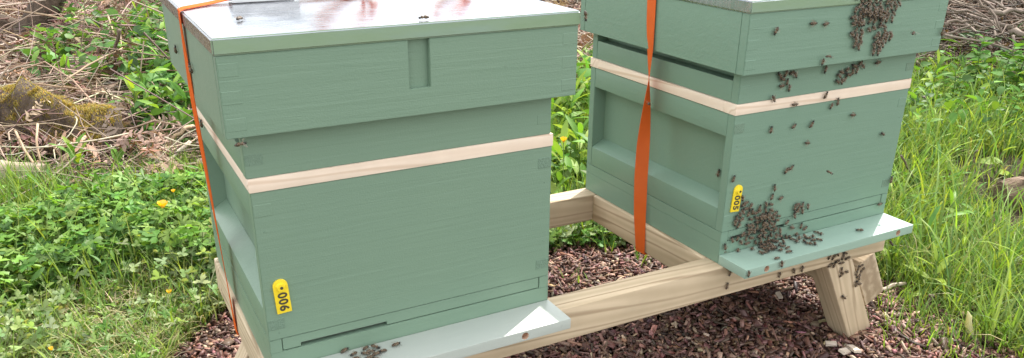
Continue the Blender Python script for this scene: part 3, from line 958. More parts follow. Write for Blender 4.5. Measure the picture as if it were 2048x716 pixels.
# ---- grass
GR = [(0.13, 0.24, 0.048), (0.156, 0.27, 0.054), (0.187, 0.29, 0.066), (0.104, 0.195, 0.051), (0.229, 0.31, 0.09)]
GRP = [(0.26, 0.32, 0.09), (0.34, 0.36, 0.14), (0.22, 0.30, 0.06), (0.40, 0.38, 0.20)]
GY = [(0.229, 0.34, 0.054), (0.187, 0.31, 0.051), (0.281, 0.37, 0.075)]
parts = []
Pn = sample(15000, 1.35, 3.0, -0.6, 1.5, z_right)
parts.append(blades(Pn, 0.13, 0.0048, 0.95, GR+GY))
Pn = sample(20000, 1.45, 5.0, -0.6, 1.9, z_right)
parts.append(blades(Pn, 0.15, 0.006, 0.8, GR+GY))
Pn = sample(9000, 1.35, 2.6, -0.6, 0.8, z_right)
parts.append(blades(Pn, 0.10, 0.0042, 1.3, GRP+GR))
Pn = sample(5000, 1.4, 4.2, -0.5, 1.7, z_right)
parts.append(blades(Pn, 0.24, 0.0075, 1.1, GY+GR, 6))
# tufts straying on to the bark
Pt = []
for (u, v, k, sp) in ((1800, 625, 60, .05), (1830, 590, 90, .06), (1850, 640, 60, .05), (1790, 690, 30, .03), (1870, 690, 90, .06), (1900, 700, 120, .07), (1780, 560, 120, .06), (1800, 520, 120, .06), (1590, 545, 35, .025), (1635, 540, 30, .02), (1285, 540, 14, .015), (1140, 590, 6, .015), (1210, 515, 8, .02)):
    g = ground(u, v)
    q = np.stack([rng.normal(g.x, sp, k), rng.normal(g.y, sp, k), np.full(k, 0.008)], -1); Pt.append(q)
Pt = np.concatenate(Pt)
parts.append(blades(Pt, 0.085, 0.004, 0.9, GR+GY))
Pn = sample(3500, 1.4, 3.6, -0.5, 1.5, z_right)
parts.append(blades(Pn, 0.13, 0.0040, 1.7, [(0.46, 0.41, 0.24), (0.40, 0.40, 0.18), (0.34, 0.38, 0.14)]))
stuff('grass', parts, LEAF, 'long bright grass growing to the right of the stand', 'grass')
parts = []
Pn = sample(8500, -1.1, 0.35, 0.35, 2.1, z_left)
parts.append(blades(Pn, 0.125, 0.0038, 0.85, GR+GY))
Pn = sample(22000, -1.0, 0.2, 0.3, 1.18, lambda x, y: z_left(x, y) & (y < 0.95+0.15*np.sin(8*x)))
parts.append(blades(Pn, 0.085, 0.0040, 1.45, GRP+GRP+GR))
STRAWC = [(0.46, 0.41, 0.24), (0.52, 0.46, 0.30), (0.38, 0.36, 0.17)]
Pn = sample(5200, -1.0, 0.2, 0.3, 1.12, z_left)
parts.append(blades(Pn, 0.10, 0.0032, 1.75, STRAWC))
Pn = sample(1500, -1.0, 0.3, 0.9, 1.8, z_left)
parts.append(blades(Pn, 0.20, 0.0042, 0.9, GY+GR, 6))
stuff('grass', parts, LEAF, 'pale matted grass left of the nearer hive', 'grass')
parts = []
Pn = sample(13000, 0.5, 2.4, 0.7, 2.4, z_gap)
parts.append(blades(Pn, 0.17, 0.0055, 0.8, GR+GY))
Pn = sample(6000, 0.6, 1.45, 0.55, 1.0, lambda x, y: ~z_mulch(x, y-0.10*rng.random(len(x))))
parts.append(blades(Pn, 0.10, 0.0055, 1.35, [(0.20, 0.27, 0.12), (0.14, 0.22, 0.07), (0.26, 0.31, 0.17)]))
stuff('grass', parts, LEAF, 'tall grass seen through the gap behind the two hives', 'grass')

# ---- low broad-leaved ground cover
BC = [(0.114, 0.245, 0.042), (0.146, 0.285, 0.048), (0.088, 0.195, 0.042), (0.177, 0.32, 0.054), (0.218, 0.34, 0.075)]
SIL = [(0.26, 0.34, 0.15), (0.33, 0.40, 0.21), (0.19, 0.28, 0.09)]
def canopy(P, lo, hi, back=0.6):
    P = P.copy(); P[:, 2] += rng.uniform(lo, hi, len(P)); return P
def petioles(P, cols):
    """thin leaf stalks rising from the soil to each leaf"""
    k = len(P); t = np.linspace(0, 1, 3)[None, :, None]
    base = P.copy(); base[:, 2] = gz(P[:, 0], P[:, 1]); base[:, :2] += rng.normal(0, 0.02, (k, 2))
    L = base[:, None, :]*(1-t)+P[:, None, :]*t
    L[:, 1, :2] = 0.7*base[:, :2]+0.3*P[:, :2]
    return tubes(L, np.full((k, 3), 0.0009), 3, pal(k, cols))
parts = []
dense = lambda x, y: z_left(x, y) & (y > 0.92-0.10*np.sin(7*x)) & (rng.random(len(x)) < 0.9)
for k, tm in enumerate(LOB):
    Pn = canopy(sample(3600, -1.1, 0.4, 0.75, 2.05, dense), 0.03, 0.15)
    edge = np.clip((litter_edge(Pn[:, 0])-Pn[:, 1])/0.40, 0.22, 1); Pn[:, 2] *= edge
    parts.append(leaves(Pn, tm, 0.050, -0.1, BC, 0.36))
    if k < 2: parts.append(petioles(Pn[::2], [(0.13, 0.22, 0.05), (0.16, 0.24, 0.08)]))
Pn = canopy(sample(1500, -1.1, 0.3, 0.4, 1.2, z_left), 0.02, 0.07)
parts.append(leaves(Pn, LOB[1], 0.036, 0, BC+SIL, 0.45))
Pn = canopy(sample(900, -1.1, 0.4, 0.9, 1.75, z_left), 0.02, 0.13)
parts.append(leaves(Pn, LAN[0], 0.042, 0.5, BC, 0.5))
# silvery feathery clump beside the near hive
g = ground(430, 545)
Pn = np.stack([rng.normal(g.x, 0.09, 700), rng.normal(g.y, 0.12, 700), rng.uniform(0.02, 0.13, 700)], -1)
Pn = Pn[Pn[:, 0] < -0.02+0.35*(Pn[:, 1]-0.5)]
parts.append(leaves(Pn, LOB[2], 0.040, 0.4, SIL, 0.5)); parts.append(blades(Pn[::2]*np.array([1, 1, 0.2]), 0.12, 0.004, 0.7, SIL))
g = ground(60, 690)
Pn = np.stack([rng.normal(g.x, 0.08, 350), rng.normal(g.y, 0.09, 350), rng.uniform(0.02, 0.09, 350)], -1)
parts.append(leaves(Pn, LOB[2], 0.035, 0.5, SIL, 0.5))
g = ground(350, 640)
Pn = np.stack([rng.normal(g.x, 0.06, 120), rng.normal(g.y, 0.05, 120), rng.uniform(0.02, 0.07, 120)], -1)
parts.append(leaves(Pn, LOB[0], 0.032, 0.1, SIL, 0.4))
stuff('leafy_ground_cover', parts, LEAF, 'lobed green buttercup leaves covering the ground at left', 'ground cover')
parts = []
rc = lambda x, y: z_right(x, y) & (y > 0.15)
Pn = canopy(sample(1500, 1.5, 4.6, 0.1, 1.8, rc), 0.02, 0.10)
parts.append(leaves(Pn, LOB[1], 0.045, 0.1, BC+GY, 0.5))
Pn = canopy(sample(1300, 1.5, 4.6, 0.1, 1.8, rc), 0.02, 0.12)
parts.append(leaves(Pn, LAN[1], 0.06, 0.6, BC, 0.5))
Pn = canopy(sample(1600, 2.4, 4.6, 0.7, 1.9, z_right), 0.03, 0.22)
parts.append(leaves(Pn, OVA[0], 0.042, -0.1, [(0.07, 0.16, 0.035), (0.09, 0.20, 0.036), (0.13, 0.25, 0.04)], 0.45))
stuff('leafy_ground_cover', parts, LEAF, 'mixed low leaves among the grass right of the farther hive', 'ground cover')
parts = []
Pn = canopy(sample(2600, 0.5, 2.4, 0.8, 2.5, z_gap), 0.03, 0.22)
parts.append(leaves(Pn, LAN[0], 0.085, 0.6, BC+GY, 0.5)); parts.append(leaves(Pn[::3]+0.01, LOB[0], 0.05, 0.1, BC, 0.5))
Pn = canopy(sample(2200, 0.6, 1.5, 0.55, 1.0, z_gap), 0.02, 0.07)
parts.append(leaves(Pn, LOB[2], 0.045, 0.1, SIL+BC, 0.5))
stuff('leafy_ground_cover', parts, LEAF, 'green leaves crowding the gap behind the stand', 'ground cover')
# green growth in the litter beyond, left
parts = []
def patch(u0, u1, v0, v1, k):
    u = rng.uniform(u0, u1, k); v = rng.uniform(v0, v1, k)
    g = np.array([ground(a, b) for a, b in zip(u, v)]); g[:, 2] = gz(g[:, 0], g[:, 1]); return g
for (u0, u1, v0, v1, k) in ((280, 400, 130, 290, 900), (130, 300, 110, 220, 330), (290, 345, 20, 130, 220), (170, 260, 5, 50, 60), (300, 420, 260, 330, 160), (60, 160, 150, 210, 90)):
    Pn = canopy(patch(u0, u1, v0, v1, k), 0.03, 0.26)
    parts.append(leaves(Pn, OVA[0], 0.058, -0.15, [(0.08, 0.18, 0.045), (0.11, 0.23, 0.05), (0.065, 0.145, 0.04)], 0.45))
    parts.append(leaves(Pn[::2]+rng.normal(0, .03, Pn[::2].shape), LAN[0], 0.075, 0.5, BC, 0.5))
    parts.append(petioles(Pn[::2], [(0.13, 0.2, 0.06)]))
for (u0, u1, v0, v1, k) in ((130, 300, 110, 260, 900), (280, 400, 250, 380, 500), (0, 130, 400, 450, 300)):
    parts.append(blades(patch(u0, u1, v0, v1, k), 0.17, 0.005, 0.8, GR))
stuff('undergrowth', parts, LEAF, 'green weeds pushing through the dead bracken behind the nearer hive', 'undergrowth')

# ---- dead bracken and straw
DC = [(0.37, 0.275, 0.21), (0.46, 0.365, 0.29), (0.28, 0.195, 0.15), (0.21, 0.135, 0.105), (0.54, 0.46, 0.38), (0.33, 0.235, 0.19)]
FC = [(0.23, 0.14, 0.105), (0.29, 0.185, 0.145), (0.17, 0.10, 0.08), (0.35, 0.24, 0.19)]
def stalks(P, L, r, up, lift, cols, k=5, sides=4):
    n = len(P); L = L*np.exp(rng.normal(0, 0.45, n))
    az = rng.uniform(0, 2*np.pi, n); pt = rng.normal(0, up, n)
    d = np.stack([np.cos(az)*np.cos(pt), np.sin(az)*np.cos(pt), np.sin(pt)], -1)
    c = P.copy(); c[:, 2] += rng.uniform(0, 1, n)**1.6*lift+0.01
    t = np.linspace(-0.5, 0.5, k)[None, :, None]
    Lx = c[:, None, :]+d[:, None, :]*t*L[:, None, None]
    bend = rng.normal(0, 0.09, (n, 1, 3))*L[:, None, None]
    Lx = Lx+bend*(t*t*4-0.5)+rng.normal(0, 0.008, (n, k, 3))*L[:, None, None]
    g = gz(Lx[..., 0], Lx[..., 1])+0.004
    Lx[..., 2] = np.maximum(Lx[..., 2], g)
    rr = (r*rng.uniform(0.5, 1.5, n))[:, None]*np.linspace(1.15, 0.55, k)[None]
    return tubes(Lx, rr, sides, pal(n, cols))
parts = []
Pn = sample(11000, -1.6, 3.2, 1.5, 8.6, z_litter)
parts.append(stalks(Pn, 0.36, 0.0026, 0.22, 0.20, DC))
Pn = sample(8500, -1.3, 1.6, 1.5, 4.6, z_litter)
parts.append(stalks(Pn, 0.22, 0.0017, 0.30, 0.16, DC))
Pn = sample(700, -1.5, 2.8, 2.1, 8.0, z_litter)
parts.append(stalks(Pn, 0.42, 0.0032, 0.9, 0.30, DC))
Pn = canopy(sample(7500, -1.6, 3.2, 1.55, 8.6, z_litter), 0.01, 0.17)
for k in range(4):
    q = Pn[k::4]
    parts.append(leaves(q, FRO[k], 0.17, 0.0, FC, 0.45))
# crumbs
Pn = canopy(sample(16000, -1.2, 2.6, 1.5, 5.5, z_litter), 0.0, 0.06)
M = basis(rng.uniform(0, 6.28, len(Pn)), rng.normal(0, 0.5, len(Pn)), rng.normal(0, 0.6, len(Pn)))
S = np.stack([rng.uniform(0.015, 0.06, len(Pn)), rng.uniform(0.004, 0.012, len(Pn)), np.full(len(Pn), 0.0015)], -1)
parts.append(stamp(cv, cf, Pn, M, S, pal(len(Pn), FC+DC)))
# thin straws lying in front, over the green
Pn = patch(110, 420, 330, 430, 110)
parts.append(stalks(Pn, 0.22, 0.0022, 0.25, 0.08, DC))
stuff('dead_bracken', parts, DRY, 'tangle of dry brown bracken and straw behind the nearer hive', 'litter')

# ---- stalks that stand out one by one
def stalk(u0, v0, u1, v1, h0, h1, r, mat, label, bow=0.02, name='dry_stalk', kink=0):
    a, b = ground(u0, v0, h0), ground(u1, v1, h1)
    n = 8; q = random.Random(u0*31+v1)
    off = Vector((q.uniform(-1, 1), q.uniform(-1, 1), q.uniform(-.4, 1)))*bow
    pts = [a.lerp(b, i/(n-1))+off*math.sin(math.pi*i/(n-1))+Vector((q.uniform(-1, 1), q.uniform(-1, 1), q.uniform(-1, 1)))*r*0.7 for i in range(n)]
    L = (b-a).length; ang = (b-a).to_track_quat('X', 'Z')
    loc = [ang.inverted() @ (p-a) for p in pts]
    me = tube_mesh(name, loc, [r*(1.12-0.35*i/(n-1)) for i in range(n)], 7)
    o = obj(name, me, mat); o.location = a; o.rotation_euler = ang.to_euler()
    return tag(o, label, 'stalk', 'dry stalks in the litter')
stalk(0, 162, 212, 186, .17, .20, .0042, STRAW, 'long straight brown stalk lying level above the mossy log')
stalk(30, 262, 158, 428, .16, .02, .0040, STRAW, 'leaning brown stalk crossing in front of the mossy log end')
stalk(74, 248, 112, 388, .20, .02, .0038, STRAW, 'dark upright stalk rising beside the grey cut log')
stalk(0, 474, 60, 408, .05, .03, .0065, PALESTRAW, 'thick pale stalk at the left edge below the grey log')
stalk(286, 302, 326, 398, .12, .03, .0075, PALESTRAW, 'bleached split stalk, broadest of those beside the orange strap', .03)
stalk(382, 283, 312, 365, .13, .04, .0060, PALESTRAW, 'straight bleached stalk slanting towards the orange strap')
stalk(351, 325, 362, 402, .10, .02, .0060, STRAW, 'brown stalk standing between bleached stalk and orange strap')
stalk(275, 345, 236, 405, .08, .02, .0062, STRAW, 'bent brown stalk left of the bleached split stalk', .05)
stalk(385, 252, 345, 280, .16, .14, .0070, STRAW, 'short thick yellowish stalk end near the orange strap')
stalk(170, 275, 80, 398, .14, .03, .0055, STRAW, 'flat brown stalk running down left of the lance-leaved seedling')
stalk(238, 62, 230, 175, .36, .02, .0075, BARKW, 'dark upright dead stem amid the weeds at upper left', .01)
stalk(215, 30, 262, 165, .30, .10, .0042, STRAW, 'thin leaning stalk crossing the dark upright dead stem')
stalk(0, 18, 190, 52, .28, .22, .0050, STRAW, 'long brown stalk in front of the leaning dark trunk')
stalk(125, 165, 250, 95, .18, .26, .0040, STRAW, 'thin stalk slanting up across the broad-leaved weed')
stalk(1760, 660, 1886, 650, .022, .03, .0042, STRAW, 'curved thin twig lying on the bark right of the stand leg', .03)
stalk(1738, 588, 1812, 566, .02, .035, .0050, PALESTRAW, 'pale straight twig beside the stand brace')
stalk(1738, 585, 1790, 600, .02, .02, .0035, STRAW, 'small brown twig forking below the pale straight twig')
stalk(1803, 312, 1836, 380, .17, .03, .0034, BARKW, 'black bent twig in the grass just right of the farther hive', .02)
stalk(1956, 300, 1962, 362, .14, .02, .0030, BARKW, 'thin dark twig upright in grass near the brown log')
stalk(1866, 592, 1852, 634, .07, .015, .0045, BARKW, 'short dark broken twig at the edge of the bark')

# ---- mossy log, cut log, leaning trunk
def log_mesh(name, a, b, ra, rb, sides=18, rings=14, rough=0.12, seed=0, cap=0.6):
    q = np.random.default_rng(seed)
    a, b = Vector(a), Vector(b); rot = (b-a).to_track_quat('X', 'Z'); L = (b-a).length
    V, F = [], []
    ph = q.uniform(0, 6.28, 6)
    for i in range(rings+1):
        t = i/rings
        r = ra+(rb-ra)*t
        if i == 0 or i == rings: r *= cap
        for k in range(sides):
            th = 2*math.pi*k/sides
            rr = r*(1+rough*(math.sin(3*th+ph[0]+4*t)+0.6*math.sin(5*th-7*t+ph[1])+0.7*math.sin(9*t+ph[2]))*0.5+q.normal(0, rough*0.18))
            V.append((L*t+(0.01*q.normal() if 0 < i < rings else 0), rr*math.cos(th), rr*math.sin(th)))
    for i in range(rings):
        for k in range(sides):
            F.append((i*sides+k, i*sides+(k+1) % sides, (i+1)*sides+(k+1) % sides, (i+1)*sides+k))
    F += [tuple(range(sides))[::-1], tuple(range(rings*sides, (rings+1)*sides))]
    me = bpy.data.meshes.new(name); me.from_pydata(V, [], F); me.update()
    me.polygons.foreach_set('use_smooth', [True]*len(me.polygons))
    return me, a, rot
a, b = LOG_A.copy(), LOG_B.copy()
a.z, b.z = 0.11, 0.06
me, loc, rot = log_mesh('mossy_log', a, b, 0.145, 0.090, rough=0.38, seed=3)
ml = empty('mossy_log', loc, rot.to_euler())
tag(ml, 'rotting log under yellow-green moss at left among dead bracken', 'log')
obj('log_body', me, BARK, ml)
vv = np.array([v.co for v in me.vertices]); nn = np.array([v.normal for v in me.vertices]); k = 42000
i0 = rng.integers(0, len(me.polygons)-2, k); pc = []; pn = []
polys = me.polygons
for i in i0:
    p = polys[i]; w_ = rng.dirichlet(np.ones(len(p.vertices)))
    pc.append(sum((w_[j]*vv[p.vertices[j]] for j in range(len(p.vertices))), np.zeros(3))); pn.append(p.normal)
pc, pn = np.array(pc), np.array(pn)
patchy = np.sin(pc[:, 0]*19+1)+np.sin(pc[:, 1]*31+pc[:, 0]*11)+2.1
mk = (pn[:, 2] > -0.35) & (patchy+rng.normal(0, .5, k) > 0)
pc, pn = pc[mk], pn[mk]
Bm = blades(pc-pn*0.002, 0.013, 0.0032, 1.0, [(0.44, 0.345, 0.10), (0.38, 0.31, 0.085), (0.50, 0.38, 0.13), (0.30, 0.27, 0.07), (0.34, 0.24, 0.10)], 3)
stuff('moss', [Bm], LEAF, None, None, ml)
a, b = CUT_A.copy(), CUT_B.copy()
a.z, b.z = 0.072, 0.062
me, loc, rot = log_mesh('cut_log', a, b, 0.062, 0.050, rough=0.10, seed=5, cap=0.94)
o = obj('cut_log', me, CUTLOG); o.location = loc; o.rotation_euler = rot.to_euler(); smooth(o, 40)
tag(o, 'barkless grey-beige cut log lying at the left edge', 'log')
# leaning trunk (bare, its upper part above the picture)
tb = ground(34, 118); tr = empty('dead_tree', tb)
tag(tr, 'dark leaning tree trunk base at the upper left corner', 'tree')
d1 = Vector((0.30, -0.05, 0.40)).normalized()
pts = [Vector((-.10, 0, -0.05)), Vector((-.02, 0, 0.06)), d1*0.22, d1*0.45+Vector((0, 0, .03)), d1*0.8+Vector((0, 0, .16)), d1*1.1+Vector((-.05, .1, .55)), d1*1.2+Vector((-.1, .2, 1.1))]
obj('trunk', tube_mesh('trunk', pts, [.13, .105, .085, .075, .062, .045, .02], 12), BARK, tr)
obj('limb', tube_mesh('limb', [d1*0.8+Vector((0, 0, .15)), d1*1.0+Vector((-.2, .1, .6)), d1*1.0+Vector((-.5, .3, 1.2))], [.045, .032, .012], 9), BARK, tr)
obj('limb', tube_mesh('limb', [d1*0.18, d1*0.1+Vector((-.25, 0.05, .20)), Vector((-.5, .1, .55))], [.05, .035, .015], 9), BARK, tr)

# ---- logs at the right edge
def mat_cut(name):
    t = NT(name); vv_ = t.mapping((0.5, 1, 1))
    n1 = t.noise(vv_, 45, 6, 0.65, 0.8); n2 = t.noise(vv_, 190, 3)
    col = t.ramp(n1, [(0.28, (0.05, 0.032, 0.02)), (0.5, (0.20, 0.135, 0.09)), (0.8, (0.33, 0.24, 0.165))])
    t.pbr(col, 0.9, t.bump(t.mix(0.4, n1, n2), 1.0, 0.012))
    return t.m
def rock_log(u, v, L, r, az, label, seed):
    g = ground(u, v); d = Vector((math.cos(az), math.sin(az), 0.10))
    me, loc, rot = log_mesh('log_chunk', g, g+d*L, r, r*0.85, 16, 12, 0.30, seed, 0.80)
    o = obj('log_chunk', me, CHUNK); o.location = (g.x, g.y, r*0.62); o.rotation_euler = rot.to_euler(); smooth(o, 35)
    return tag(o, label, 'log', 'brown logs at the right edge')
CHUNK = mat_cut('brown_rotten_log')
rock_log(1992, 412, 0.42, 0.052, -0.30, 'short brown log chunk half buried at the right edge', 8)
rock_log(2046, 392, 0.45, 0.060, -0.55, 'upper brown log leaning behind the short log chunk', 9)

# ---- brush pile of cut branches
bp = empty('brush_pile', (4.2, 2.0, 0))
tag(bp, 'heap of tangled grey dead branches at the upper right', 'brush pile')
def at_dist(u, v, D):
    d = ray(u, v); hl = math.hypot(d.x, d.y)
    return CAMP + d*(D/hl)
def branch(p, q_, r, mat, bow=0.05, seed=0):
    s = random.Random(seed); n = 7
    off = Vector((s.uniform(-1, 1), s.uniform(-1, 1), s.uniform(-.3, 1)))*bow
    P_ = [p.lerp(q_, i/(n-1))+off*math.sin(math.pi*i/(n-1))+Vector((s.uniform(-1, 1), s.uniform(-1, 1), s.uniform(-1, 1)))*0.012 for i in range(n)]
    rot = (q_-p).to_track_quat('X', 'Z')
    me = tube_mesh('branch', [rot.inverted() @ (w_-p) for w_ in P_], [r*0.68*(1.1-0.55*i/(n-1)) for i in range(n)], 6)
    o = obj('branch', me, mat, bp, p-bp.location, rot.to_euler()); return o
vis = [((1890, 69), (1985, 55), 4.6, 4.5, .009, PALEBR), ((1890, 32), (1960, 42), 4.9, 4.8, .010, BARKW), ((1985, 27), (2060, 17), 4.8, 4.9, .020, PALEBR),
       ((1892, 66), (2060, 112), 4.5, 4.5, .0085, PALEBR), ((2018, 64), (2070, 72), 4.6, 4.6, .024, PALEBR), ((1950, 0), (2010, 64), 4.8, 4.6, .010, BARKW),
       ((1900, 20), (2000, 50), 4.8, 4.8, .008, PALEBR), ((2020, 148), (2060, 118), 4.3, 4.3, .014, PALEBR), ((1890, 152), (1960, 150), 4.25, 4.3, .006, PALEBR),
       ((2018, 70), (2026, 118), 4.4, 4.35, .008, PALEBR), ((1965, 0), (1990, 60), 5.0, 4.7, .008, BARKW), ((1905, 5), (2020, 78), 5.0, 4.6, .007, BARKW),
       ((1890, 50), (1965, 52), 4.7, 4.8, .012, BARKW), ((2060, 40), (1980, 90), 4.8, 4.5, .007, BARKW), ((1925, -20), (2030, 30), 5.1, 5.0, .012, PALEBR), ((1990, -20), (2060, 60), 5.0, 4.8, .010, BARKW)]
for i, (pa, pb, da, db, r, mt) in enumerate(vis):
    branch(at_dist(*pa, da), at_dist(*pb, db), r, mt, 0.04, i)
for i in range(110):
    s = random.Random(900+i)
    x = s.uniform(3.2, 5.8); y = litter_edge(x).item()+s.uniform(0.25, 1.7)
    h = s.uniform(0.03, 0.15+0.35*min(1, (y-litter_edge(x).item())/0.9))
    az = s.uniform(0, math.pi); L = s.uniform(0.5, 1.3); pt = s.gauss(0, 0.25)
    d = Vector((math.cos(az), math.sin(az), math.sin(pt)))
    p = Vector((x, y, h))-d*L/2; q_ = p+d*L
    p.z, q_.z = max(p.z, 0.02), max(q_.z, 0.02)
    branch(p, q_, s.uniform(.004, .013), s.choice([BARKW, PALEBR, BARKW]), 0.08, i)
parts = []
Pn = sample(6500, 2.9, 7.5, 0.8, 5.5, z_brush)
parts.append(stalks(Pn, 0.45, 0.0036, 0.35, 0.38, [(0.17, 0.13, 0.10), (0.11, 0.085, 0.065), (0.26, 0.21, 0.165), (0.07, 0.05, 0.04), (0.21, 0.15, 0.11)]))
Pn = canopy(sample(2500, 2.9, 7.5, 0.8, 5.5, z_brush), 0.01, 0.12)
parts.append(leaves(Pn, FRO[1], 0.16, 0.0, FC, 0.45))
stuff('brushwood', parts, DRY, 'thin dead twigs matted under and between the cut branches', 'brushwood')
parts = []
Pn = canopy(sample(900, 2.9, 5.2, 1.0, 3.0, lambda x, y: (np.abs(y-litter_edge(x)-0.1) < 0.3) & (x > 2.9)), 0.03, 0.25)
parts.append(leaves(Pn, LAN[1], 0.10, 0.4, [(0.05, 0.11, 0.03), (0.035, 0.08, 0.025), (0.075, 0.14, 0.035)], 0.5))
stuff('undergrowth', parts, LEAF, 'dark green weeds along the foot of the branch heap', 'undergrowth')

# ---- single plants
def leaf_mesh(name, tm, mat):
    V, F = tm
    me = mesh_np(name, np.array(V, float), [np.asarray(f) for f in F], None, True); me.materials.append(mat); return me
LM = {'lance': [leaf_mesh('leaf', tmpl_lance(0.10, 6, 0.35), LEAF_P), leaf_mesh('leaf', tmpl_lance(0.12, 6, 0.15), LEAF_P)],
      'nettle': [leaf_mesh('leaf', OVA[0], LEAF_N), leaf_mesh('leaf', OVA[1], LEAF_N)],
      'lime': [leaf_mesh('leaf', tmpl_ovate(5), LEAF_Y)], 'limelance': [leaf_mesh('leaf', tmpl_lance(0.11, 6, 0.2), LEAF_Y)],
      'broad': [leaf_mesh('leaf', tmpl_lance(0.17, 7, 0.45), LEAF_N)], 'lobed': [leaf_mesh('leaf', tmpl_lobed(5, seed=9), LEAF_P)],
      'bright': [leaf_mesh('leaf', tmpl_lance(0.10, 6, 0.3), LEAF_Y), leaf_mesh('leaf', tmpl_lance(0.10, 6, 0.4), LEAF_P)]}
def herb(u, v, h, kind, n, ll, label, name='willowherb', top=None, lean=0.1, cat='plant', group='single weeds standing among the litter and grass', seed=None, z0=0.0):
    g = ground(u, v, z0); g.z = max(z0, float(gz(g.x, g.y)))
    s = random.Random(seed if seed is not None else int(u*7+v))
    e = empty(name, g, (0, 0, s.uniform(0, 6.28)))
    tag(e, label, cat, group)
    tip = Vector((s.uniform(-lean, lean), s.uniform(-lean, lean), 1))*h
    k = 5; pts = [tip*(i/(k-1))+Vector((s.uniform(-1, 1), s.uniform(-1, 1), 0))*0.006*(0 < i) for i in range(k)]
    obj('stem', tube_mesh('stem', pts, [0.0028*(1.2-0.8*i/(k-1)) for i in range(k)], 6), STEMG, e)
    for i in range(n):
        t = 0.12+0.88*(i/(n-1)) if n > 1 else 1
        ff = t*(k-1); j = min(int(ff), k-2); p = pts[j].lerp(pts[j+1], ff-j)
        az = i*2.4+s.uniform(-.4, .4) if kind != 'nettle' else (i//2)*1.57+(i % 2)*math.pi+s.uniform(-.2, .2)
        pit = 0.15+0.95*t**2+s.uniform(-.25, .25)
        if kind in ('nettle', 'lime'): pit = 0.05+0.5*t**3+s.uniform(-.3, .2)
        sz = ll*(0.65+0.5*math.sin(math.pi*min(1, 0.25+0.65*t)))*s.uniform(0.8, 1.15)
        src = LM[top] if (top and t > 0.6) else LM[kind]
        o = bpy.data.objects.new('leaf', s.choice(src)); link(o, e)
        o.location = p; o.scale = (sz, sz, sz)
        o.rotation_euler = Euler((s.uniform(-.35, .35), -pit, az), 'XYZ')
    return e
HERBS = [
 (165, 396, .155, 'lance', 20, .085, 'bright lance-leaved seedling standing in front of the mossy log', 'willowherb', 'bright'),
 (163, 222, .20, 'lance', 18, .085, 'lance-leaved seedling behind the mossy log, left of the yellowing one', 'willowherb', None),
 (122, 158, .17, 'broad', 13, .115, 'broad dark-leaved weed above the mossy log', 'dock_plant', None),
 (290, 285, .20, 'broad', 16, .095, 'upright weed with yellowing leaves left of the orange strap', 'willowherb', 'limelance'),
 (275, 225, .20, 'lance', 16, .090, 'pale tipped weed just behind the upright yellowing weed', 'willowherb', 'bright'),
 (330, 215, .24, 'nettle', 20, .070, 'nettle with wide toothed leaves, leftmost of those behind the strap', 'nettle', None),
 (360, 250, .24, 'nettle', 20, .070, 'nettle touching the lower roof edge of the nearer hive', 'nettle', None),
 (318, 165, .26, 'nettle', 20, .070, 'taller nettle farther back above the leftmost nettle', 'nettle', None),
 (385, 290, .18, 'nettle', 16, .065, 'low nettle right beside the orange strap', 'nettle', None),
 (300, 130, .26, 'lance', 18, .080, 'light green sprout close to the hive roof back corner', 'willowherb', 'bright'),
 (264, 140, .10, 'limelance', 3, .15, 'pale green few-leaved shoot standing by the dark dead stem', 'dock_plant', 'limelance'),
 (205, 28, .18, 'lobed', 14, .10, 'lobed-leaf weed at the top edge right of the dark trunk', 'weed', None),
 (245, 35, .18, 'lobed', 12, .10, 'second lobed-leaf weed at the top edge, nearer the hive', 'weed', None),
 (55, 318, .10, 'broad', 7, .07, 'small dark weed between mossy log and grey cut log', 'dock_plant', None),
 (250, 372, .10, 'lance', 9, .10, 'small grassy sprout beside the bent brown stalk', 'willowherb', None),
 (75, 430, .10, 'lobed', 9, .085, 'broad lobed leaves below the end of the grey cut log', 'weed', None),
 (40, 660, .07, 'lobed', 8, .075, 'large lobed leaves at the lower left edge', 'weed', None),
 (1130, 325, .26, 'lance', 20, .12, 'tall lance-leaved weed in the gap between the hives', 'willowherb', 'bright'),
 (1150, 380, .20, 'lance', 16, .11, 'shorter lance-leaved weed above the back rail', 'willowherb', 'bright'),
 (1165, 260, .26, 'nettle', 16, .09, 'dark nettle in the gap beside the farther hive', 'nettle', None),
 (1150, 372, .10, 'lime', 2, .065, 'single lime-green round leaf above the back rail', 'dock_plant', None),
 (1804, 300, .10, 'lime', 3, .075, 'lime-green broad leaf touching the farther hive right edge', 'dock_plant', None),
 (1990, 372, .09, 'lime', 3, .07, 'lime-green leaf beside the brown log chunk', 'dock_plant', None),
 (1935, 322, .10, 'broad', 5, .085, 'pale broad upright leaf amid the right grass', 'dock_plant', 'limelance'),
 (1880, 352, .10, 'lime', 6, .055, 'pale crumpled leaves low in the right grass', 'dock_plant', None),
 (1815, 400, .07, 'broad', 6, .10, 'dark green leaves at the right edge of the farther hive', 'dock_plant', None),
 (1845, 232, .24, 'lance', 20, .085, 'light green weed below the branch heap near the hive', 'willowherb', 'bright'),
 (1935, 215, .30, 'nettle', 26, .065, 'dark nettle at the foot of the branch heap', 'nettle', None),
 (1975, 235, .30, 'nettle', 26, .065, 'tall nettle in the middle of the nettle row at right', 'nettle', None),
 (2020, 230, .30, 'nettle', 26, .065, 'nettle nearest the right edge of the picture', 'nettle', None),
 (1900, 250, .24, 'nettle', 22, .06, 'short nettle at the left end of the nettle row', 'nettle', None),
 (2000, 290, .20, 'nettle', 20, .06, 'low nettle above the upper brown log', 'nettle', None),
 (1858, 600, .11, 'limelance', 9, .07, 'yellow-green shoot with a pinkish base at the bark edge', 'willowherb', None)]
for (u, v, h, kd, n, ll, lab, nm, top) in HERBS:
    herb(u, v, h, kd, n, ll, lab, nm, top)
